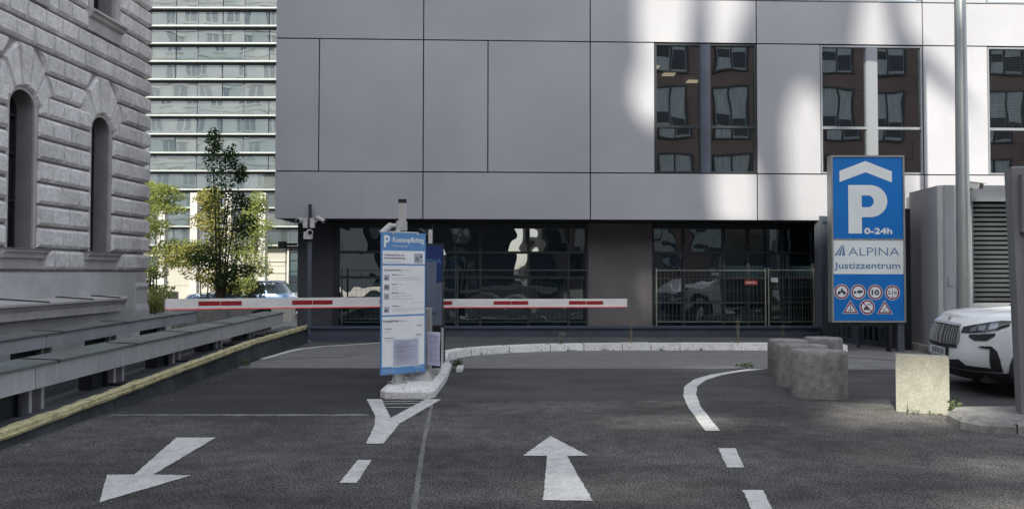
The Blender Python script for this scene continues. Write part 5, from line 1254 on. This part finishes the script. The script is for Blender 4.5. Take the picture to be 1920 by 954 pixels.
# ------------------------------------------------------------------ trees
def leaves(bm, centres, n, size, rnd_):
    for _ in range(n):
        c, r = rnd_.choice(centres)
        while True:
            v = Vector((rnd_.uniform(-1, 1), rnd_.uniform(-1, 1), rnd_.uniform(-1, 1)))
            if v.length < 1: break
        p = Vector(c)+Vector((v.x*r[0], v.y*r[0], v.z*r[1]))
        a = Vector((rnd_.uniform(-1, 1), rnd_.uniform(-1, 1), rnd_.uniform(-.9, .3))).normalized(); b = a.cross(Vector((rnd_.uniform(-1, 1), rnd_.uniform(-1, 1), rnd_.uniform(-1, 1)))).normalized()
        L = size*rnd_.uniform(.6, 1.25); w_ = L*.33
        vs = [bm.verts.new(q) for q in (p, p+a*L*.45+b*w_, p+a*L, p+a*L*.45-b*w_)]
        bm.faces.new(vs)
def tree(name, label, loc, stems, centres, n, size, lm, seed, group=None, tr=.035):
    r_ = random.Random(seed); t = thing(name, label, 'tree', loc, 0, group)
    bm = B(); x, y, z = loc
    for (dx, dy, h) in stems:
        p = Vector((x+dx*.15, y+dy*.15, z)); q = p; rr = tr
        for k in range(5):
            nq = Vector((x+dx*(.15+.85*(k+1)/5)+r_.uniform(-.05, .05), y+dy*(k+1)/5, z+h*(k+1)/5)); r2 = tr*(1-.17*(k+1))
            tube(bm, q, nq, rr, r2, seg=7); q, rr = nq, r2
            if k > 0:
                for _ in range(3):
                    c, s = r_.choice(centres); e = Vector(c)+Vector((r_.uniform(-.5, .5)*s[0], r_.uniform(-.5, .5)*s[0], r_.uniform(-.3, .5)*s[1]))
                    if abs(e.z-nq.z) < 1.2 and e.z > nq.z-.1: tube(bm, nq, e, rr*.45, .005, seg=5)
    obj('trunk', bm, 'bark', t)
    bm = B(); leaves(bm, centres, n, size, r_); o = obj('crown', bm, lm, t)
    return t
tx, ty = -8.22, 20.3
cs = [((tx-.05, ty, 5.25), (.22, .38)), ((tx+.02, ty, 4.75), (.34, .45)), ((tx+.45, ty, 4.75), (.20, .40)), ((tx+.72, ty, 4.35), (.20, .28)), ((tx+.25, ty, 4.0), (.50, .55)), ((tx+.35, ty, 3.4), (.62, .55)),
      ((tx+.35, ty, 2.8), (.66, .5)), ((tx+.28, ty, 2.2), (.70, .5)), ((tx+.30, ty, 1.7), (.62, .38)), ((tx-.35, ty, 2.1), (.45, .3)), ((tx+.85, ty, 2.9), (.35, .35)), ((tx-.25, ty+.2, 1.9), (.5, .25)), ((tx+.75, ty, 1.65), (.45, .18)), ((tx+.3, ty, 1.35), (.4, .25)), ((tx+.75, ty, 3.55), (.28, .25))]
tree('slender_tree', 'slender dark leaved multi stem tree in the planter between the buildings', (tx+.15, ty, .5), [(-.25, 0, 4.6), (.1, .1, 4.2), (.35, -.1, 4.0), (.55, 0, 3.6), (-.05, .1, 3.4)], cs, 6200, .078, 'leaf_dark', 5)
def blob(x, y, z0, z1, r, k, seed):
    q = random.Random(seed); out = []
    for i in range(k):
        f = (i+.5)/k; rr = r*(.55+.55*math.sin(math.pi*min(1, f*.9+.12)))
        out.append(((x+q.uniform(-.7, .7)*rr, y+q.uniform(-.6, .6)*rr, z0+(z1-z0)*f), (rr*q.uniform(.45, .8), (z1-z0)/k*q.uniform(.9, 1.6))))
    return out
tree('street_tree', 'sunlit yellow green tree beside the stone corner across the street', (-14.6, 30, -.42), [(-.3, 0, 4.5), (.3, .1, 4.8), (0, .2, 4.2)], blob(-14.7, 30, .0, 5.3, 1.55, 26, 1), 17000, .10, 'leaf_lime', 11, 'sunlit street trees')
tree('street_tree', 'sunlit tree with ochre tinged leaves just left of the slender dark tree', (-12.9, 30.8, -.42), [(-.3, 0, 4.2), (.35, .1, 4.5)], blob(-12.9, 30.8, .8, 5.0, 1.15, 18, 2), 7500, .10, 'leaf_ochre', 12, 'sunlit street trees')
tree('street_tree', 'sunlit yellow green tree just right of the slender dark tree', (-11.2, 31.5, -.42), [(-.2, 0, 4.2), (.25, .1, 4.4)], blob(-11.3, 31.5, .7, 4.9, .95, 15, 3), 6500, .10, 'leaf_lime', 13, 'sunlit street trees')

# ------------------------------------------------------------------ buildings and added sun blockers behind the camera (they shade the yard and show in the glass)
SK = Vector((.4, 1, -.9))
def slabpt(u, v, d): return (u-11.2, -40-d, v+25.2)
TS = thing('blocker', 'tall pale townhouse behind the viewer with openings cut to shape the sun patches', 'building', (-25, -40, 0))  # added thin wall, unseen; blocks the sun and lets shaped patches through
def archo(x0, x1, z0, z1, n=8):
    r = (x1-x0)/2; c = (x0+x1)/2
    return [(x0, z0), (x1, z0)]+[(c+r*math.cos(math.pi*i/n), z1-r+r*math.sin(math.pi*i/n)) for i in range(n+1)]
ho = [[(-7.41, 35.24), (-7.60, 33.73), (-7.67, 31.96), (-8.17, 31.46), (-8.55, 31.48), (-8.86, 31.86), (-9.01, 32.35), (-8.95, 32.81), (-8.75, 33.32), (-8.86, 33.73), (-8.84, 35.24)],  # outlines drawn after the light patches wanted on the facade
      [(-6.04, 35.24), (-6.17, 34.48), (-6.54, 33.47), (-6.40, 31.33), (-5.90, 30.32), (-5.86, 29.09), (-6.95, 29.09), (-7.15, 30.32), (-7.02, 31.33), (-7.10, 33.47), (-7.20, 35.24)],
      [(-3.85, 29.09), (-3.88, 30.32), (-4.39, 31.96), (-4.70, 32.69), (-4.96, 32.84), (-5.23, 32.53), (-5.37, 31.84), (-5.35, 30.70), (-5.26, 29.09)],
      [(-2.99, 35.24), (-2.75, 33.47), (-2.56, 31.33), (-2.61, 29.09), (-3.62, 29.09), (-3.72, 31.33), (-3.73, 33.47), (-3.49, 35.24)],
      archo(-4.7, -2.95, 17.85, 19.4), archo(-2.35, -1.4, 20.5, 21.6), archo(-8.5, -7.5, 22.8, 23.9), archo(-9.0, -8.6, 27.4, 29.0)]
for (u0, u1, v0, v1) in ((-8.3, -5.6, 17.85, 18.4), (-9.4, -6.2, 19.1, 19.5), (-3.9, -2.75, 15.2, 15.8), (-3.7, -2.75, 16.2, 16.75), (-7.4, -5.0, 15.7, 16.1), (-11.6, -8.6, 16.75, 17.1), (-8.2, -5.9, 21.85, 22.3), (-5.6, -4.0, 16.6, 17.0)):  # slits for faint light streaks on the ground
    ho.append([(u0, v0), (u1, v0), (u1, v1), (u0, v1)])
bm = B(); holed(bm, [(-25, -25.2), (-2.541, -25.2), (-2.541, 37.5), (-25, 37.5)], [h for h in ho if h[1][0] < -2.6], slabpt, 0, .35); obj('wall', bm, 'slab', TS)
bm = B(); box(bm, (-36.2, -54, 0), (-23.7, -40.36, 62)); obj('blocker_rear', bm, 'slab', TS)  # rear mass of the added wall
for i in range(8):
    for j in range(11):
        x = -35+2.6*i; z = 2.5+4.2*j
        if x > -15.5: continue
        bm = B(); box(bm, (x, -40.02, z), (x+1.2, -39.95, z+2.3)); wv = obj('window', bm, 'glass_old', TS)
bm = B(); vs_ = [(-2.79, 34.7), (-2.2, 33.9), (-1.5, 33.1), (-.9, 32.5), (-.9, 32.2), (-1.7, 32.85), (-2.79, 33.6)]
holed(bm, vs_, [], slabpt, .05, .3); obj('wedge_blocker', bm, 'slab', TS)  # added fin that throws a dark wedge onto the facade
TS2 = thing('sun_baffle', 'lower annex behind the viewer with openings cut to pass sunlight', 'building', (-11, -40, 0))  # added lower wall, unseen; slots send sun to pole, louvre and car
bm = B(); holed(bm, [(-2.54, -25.2), (.25, -25.2), (.25, 28.9), (-2.54, 28.9)], [archo(-2.30, -1.4, 20.5, 21.6), [(-1.62, 24.9), (-.1, 24.9), (-.1, 26.95), (-1.62, 26.95)], [(-2.10, 22.6), (-1.86, 22.6), (-1.86, 28.2), (-2.10, 28.2)]], slabpt, .0, .34); obj('wall', bm, 'baffle', TS2)
DR = thing('dark_row', 'long dark mass added far behind the viewer to darken the glass', 'building', (0, -46, 0))  # added for dark reflections in the glazing; its gap gives a bright strip
bm = B(); box(bm, (-34, -60, 0), (4.2, -46, 27)); obj('wall', bm, 'wall_dark', DR)
bm = B(); box(bm, (7.0, -60, 0), (60, -46, 27)); obj('wall', bm, 'wall_dark', DR)
for i in range(24):
    if i in (9, 10): continue
    for j in range(6):
        bm = B(); box(bm, (-33+3.8*i, -46.02, 1.2+4.3*j), (-30.6+3.8*i, -45.95, 3.9+4.3*j)); obj('window', bm, 'curtain' if (i*7+j*3) % 5 == 0 else 'glass_teal', DR)

BB = thing('brown_office_building', 'reddish brown clad office building behind the viewer with tall windows', 'building', (24, -26, 0))
bm = B(); box(bm, (9.0, -40, 0), (56, -26.3, 24)); obj('wall', bm, 'brown_clad', BB)
for i in range(10):
    for j in range(4):
        x0, z0 = 10.0+4.8*i, 1.6+5.7*j
        bm = B(); box(bm, (x0, -26.31, z0), (x0+2.7, -26.24, z0+4.2)); o = obj('window', bm, 'curtain', BB)
        bm = B(); holed(bm, [(x0-.15, z0-.15), (x0+2.85, z0-.15), (x0+2.85, z0+4.35), (x0-.15, z0+4.35)], [[(x0, z0), (x0+1.3, z0), (x0+1.3, z0+4.2), (x0, z0+4.2)], [(x0+1.4, z0), (x0+2.7, z0), (x0+2.7, z0+4.2), (x0+1.4, z0+4.2)]], lambda u, v, d: (u, d, v), -26.29, -26.15)
        bm.transform(BB.matrix_basis.inverted()); obj('frame', bm, 'frame_dark', o, world=False)
        bm = B(); box(bm, (x0+.1, -26.23, z0+1.1), (x0+1.2, -26.2, z0+1.9)); box(bm, (x0+1.5, -26.23, z0+.2), (x0+2.6, -26.2, z0+1.6)); bm.transform(BB.matrix_basis.inverted()); obj('dark_blind', bm, 'wall_dark', o, world=False)
    for j in range(5):
        x0, z0 = 10.0+4.8*i, 5.7*j
        bm = B(); box(bm, (x0-1.0, -26.305, z0+.02), (x0+3.75, -26.26, z0+1.4)); obj('cladding_panel', bm, 'brown_clad', BB)
        if j < 4: bm = B(); box(bm, (x0+2.95, -26.305, z0+1.45), (x0+4.6, -26.27, z0+5.65)); obj('cladding_panel', bm, 'brown_clad', BB)

CH_ = thing('cream_house', 'cream classical apartment house behind the viewer on the far left', 'building', (-65, -40, 0))
bm = B(); box(bm, (-104, -56, 0), (-36.4, -40, 54)); obj('wall', bm, 'cream_shade', CH_)
for i in range(14):
    for j in range(11):
        x, z = -102+4.75*i, 2.6+4.8*j
        bm = B(); box(bm, (x, -40.01, z), (x+1.9, -39.94, z+2.8)); o = obj('window', bm, 'glass_old', CH_)
        bm = B(); box(bm, (x-.35, -40.01, z-.35), (x+2.25, -39.65, z-.05)); box(bm, (x-.35, -40.01, z+2.85), (x+2.25, -39.6, z+3.2)); box(bm, (x+.85, -40.01, z), (x+1.05, -39.9, z+2.8)); obj('window_moulding', bm, 'cream_shade', CH_)
for j in range(11):
    bm = B(); box(bm, (-104, -40.02, 1.4+4.8*j), (-36.4, -39.7, 1.75+4.8*j)); obj('string_course', bm, 'cream_shade', CH_)

# ------------------------------------------------------------------ weeds and litter
def weed(x, y, z, h, label, dry=False, n=26, spread=.10, seed=0):
    r_ = random.Random(seed+17); t = thing('weed', label, 'weed', (x, y, z))
    bm = B()
    for i in range(3 if dry else 1):
        a = Vector((x+r_.uniform(-.02, .02), y, z)); b = Vector((x+r_.uniform(-.06, .06), y+r_.uniform(-.03, .03), z+h*r_.uniform(.7, 1)))
        tube(bm, a, b, .006, .004, seg=5)
        if dry: tube(bm, b, b+Vector((.05, 0, .015)), .016, .006, seg=6)
    obj('stem', bm, 'straw', t)
    bm = B(); leaves(bm, [((x, y, z+.03+h*(.12 if dry else .4)), (spread, max(.03, h*(.15 if dry else .45))))], n, .05, r_); obj('leaf_clump', bm, 'weed', t)
weed(2.48, 15.32, .13, .50, 'tall bent dry weed growing on the white kerb before the rendered pier', True, seed=1)
weed(1.0, 15.2, .13, .26, 'short dry weed on the kerb left of the bent one', True, 16, seed=2)
weed(4.72, 15.4, .13, .46, 'tall dry weed before the pale wire mesh panel', True, seed=3)
weed(6.2, 16.9, .12, .30, 'dry weed at the parapet foot below the narrow mesh panel', True, seed=4)
weed(3.95, 12.42, .01, .06, 'low green weed at the top of the curved lane line', n=60, spread=.17, seed=5)
weed(4.45, 12.45, .01, .07, 'second low green weed just left of the bollards', n=45, spread=.13, seed=6)
weed(-.93, 12.55, .0, .12, 'green tuft of grass at the end of the white kerb', n=90, spread=.10, seed=7)
weed(-4.52, 12.55, .0, .14, 'small green weed at the foot of the dark upstand wall', n=60, spread=.07, seed=8)
weed(4.98, 8.30, .0, .20, 'leggy weed between the pale block and the entry island', n=60, spread=.045, seed=9)
weed(6.1, 14.7, .01, .22, 'grey green weed clump behind the rearmost bollard', n=110, spread=.20, seed=10)
bm = B(); r_ = random.Random(4)
for k, (x, y) in enumerate([(-.3, 14.66), (-.05, 14.75), (.55, 14.97), (1.2, 15.1), (1.9, 15.18), (3.1, 15.22), (3.9, 15.24), (-.55, 14.35), (4.55, 8.4), (4.8, 8.42), (5.0, 8.36)]):
    leaves(bm, [((x, y, .03), (.09, .03))], 26, .035, r_)
o = obj('kerb_moss', bm, 'weed'); o['kind'] = 'stuff'; o['label'] = 'small moss and weeds along the kerb joints'
bm = B()
for _ in range(300):
    x, y = r_.uniform(-4.4, 5.5), r_.uniform(4.5, 12.2); s = r_.uniform(.002, .0065)
    if r_.random() < .35: x = -4.5+abs(r_.gauss(0, .12)); s *= 1.5
    hexa(bm, [(x-s, y-s*.8, .0), (x+s, y-s, .0), (x+s*.9, y+s, .0), (x-s, y+s*.7, .0), (x-s*.6, y-s*.5, s*1.0), (x+s*.5, y-s*.6, s*1.1), (x+s*.5, y+s*.5, s), (x-s*.5, y+s*.5, s*1.05)])
o = obj('grit', bm, 'concrete'); o['kind'] = 'stuff'; o['label'] = 'scattered pale grit on the asphalt'
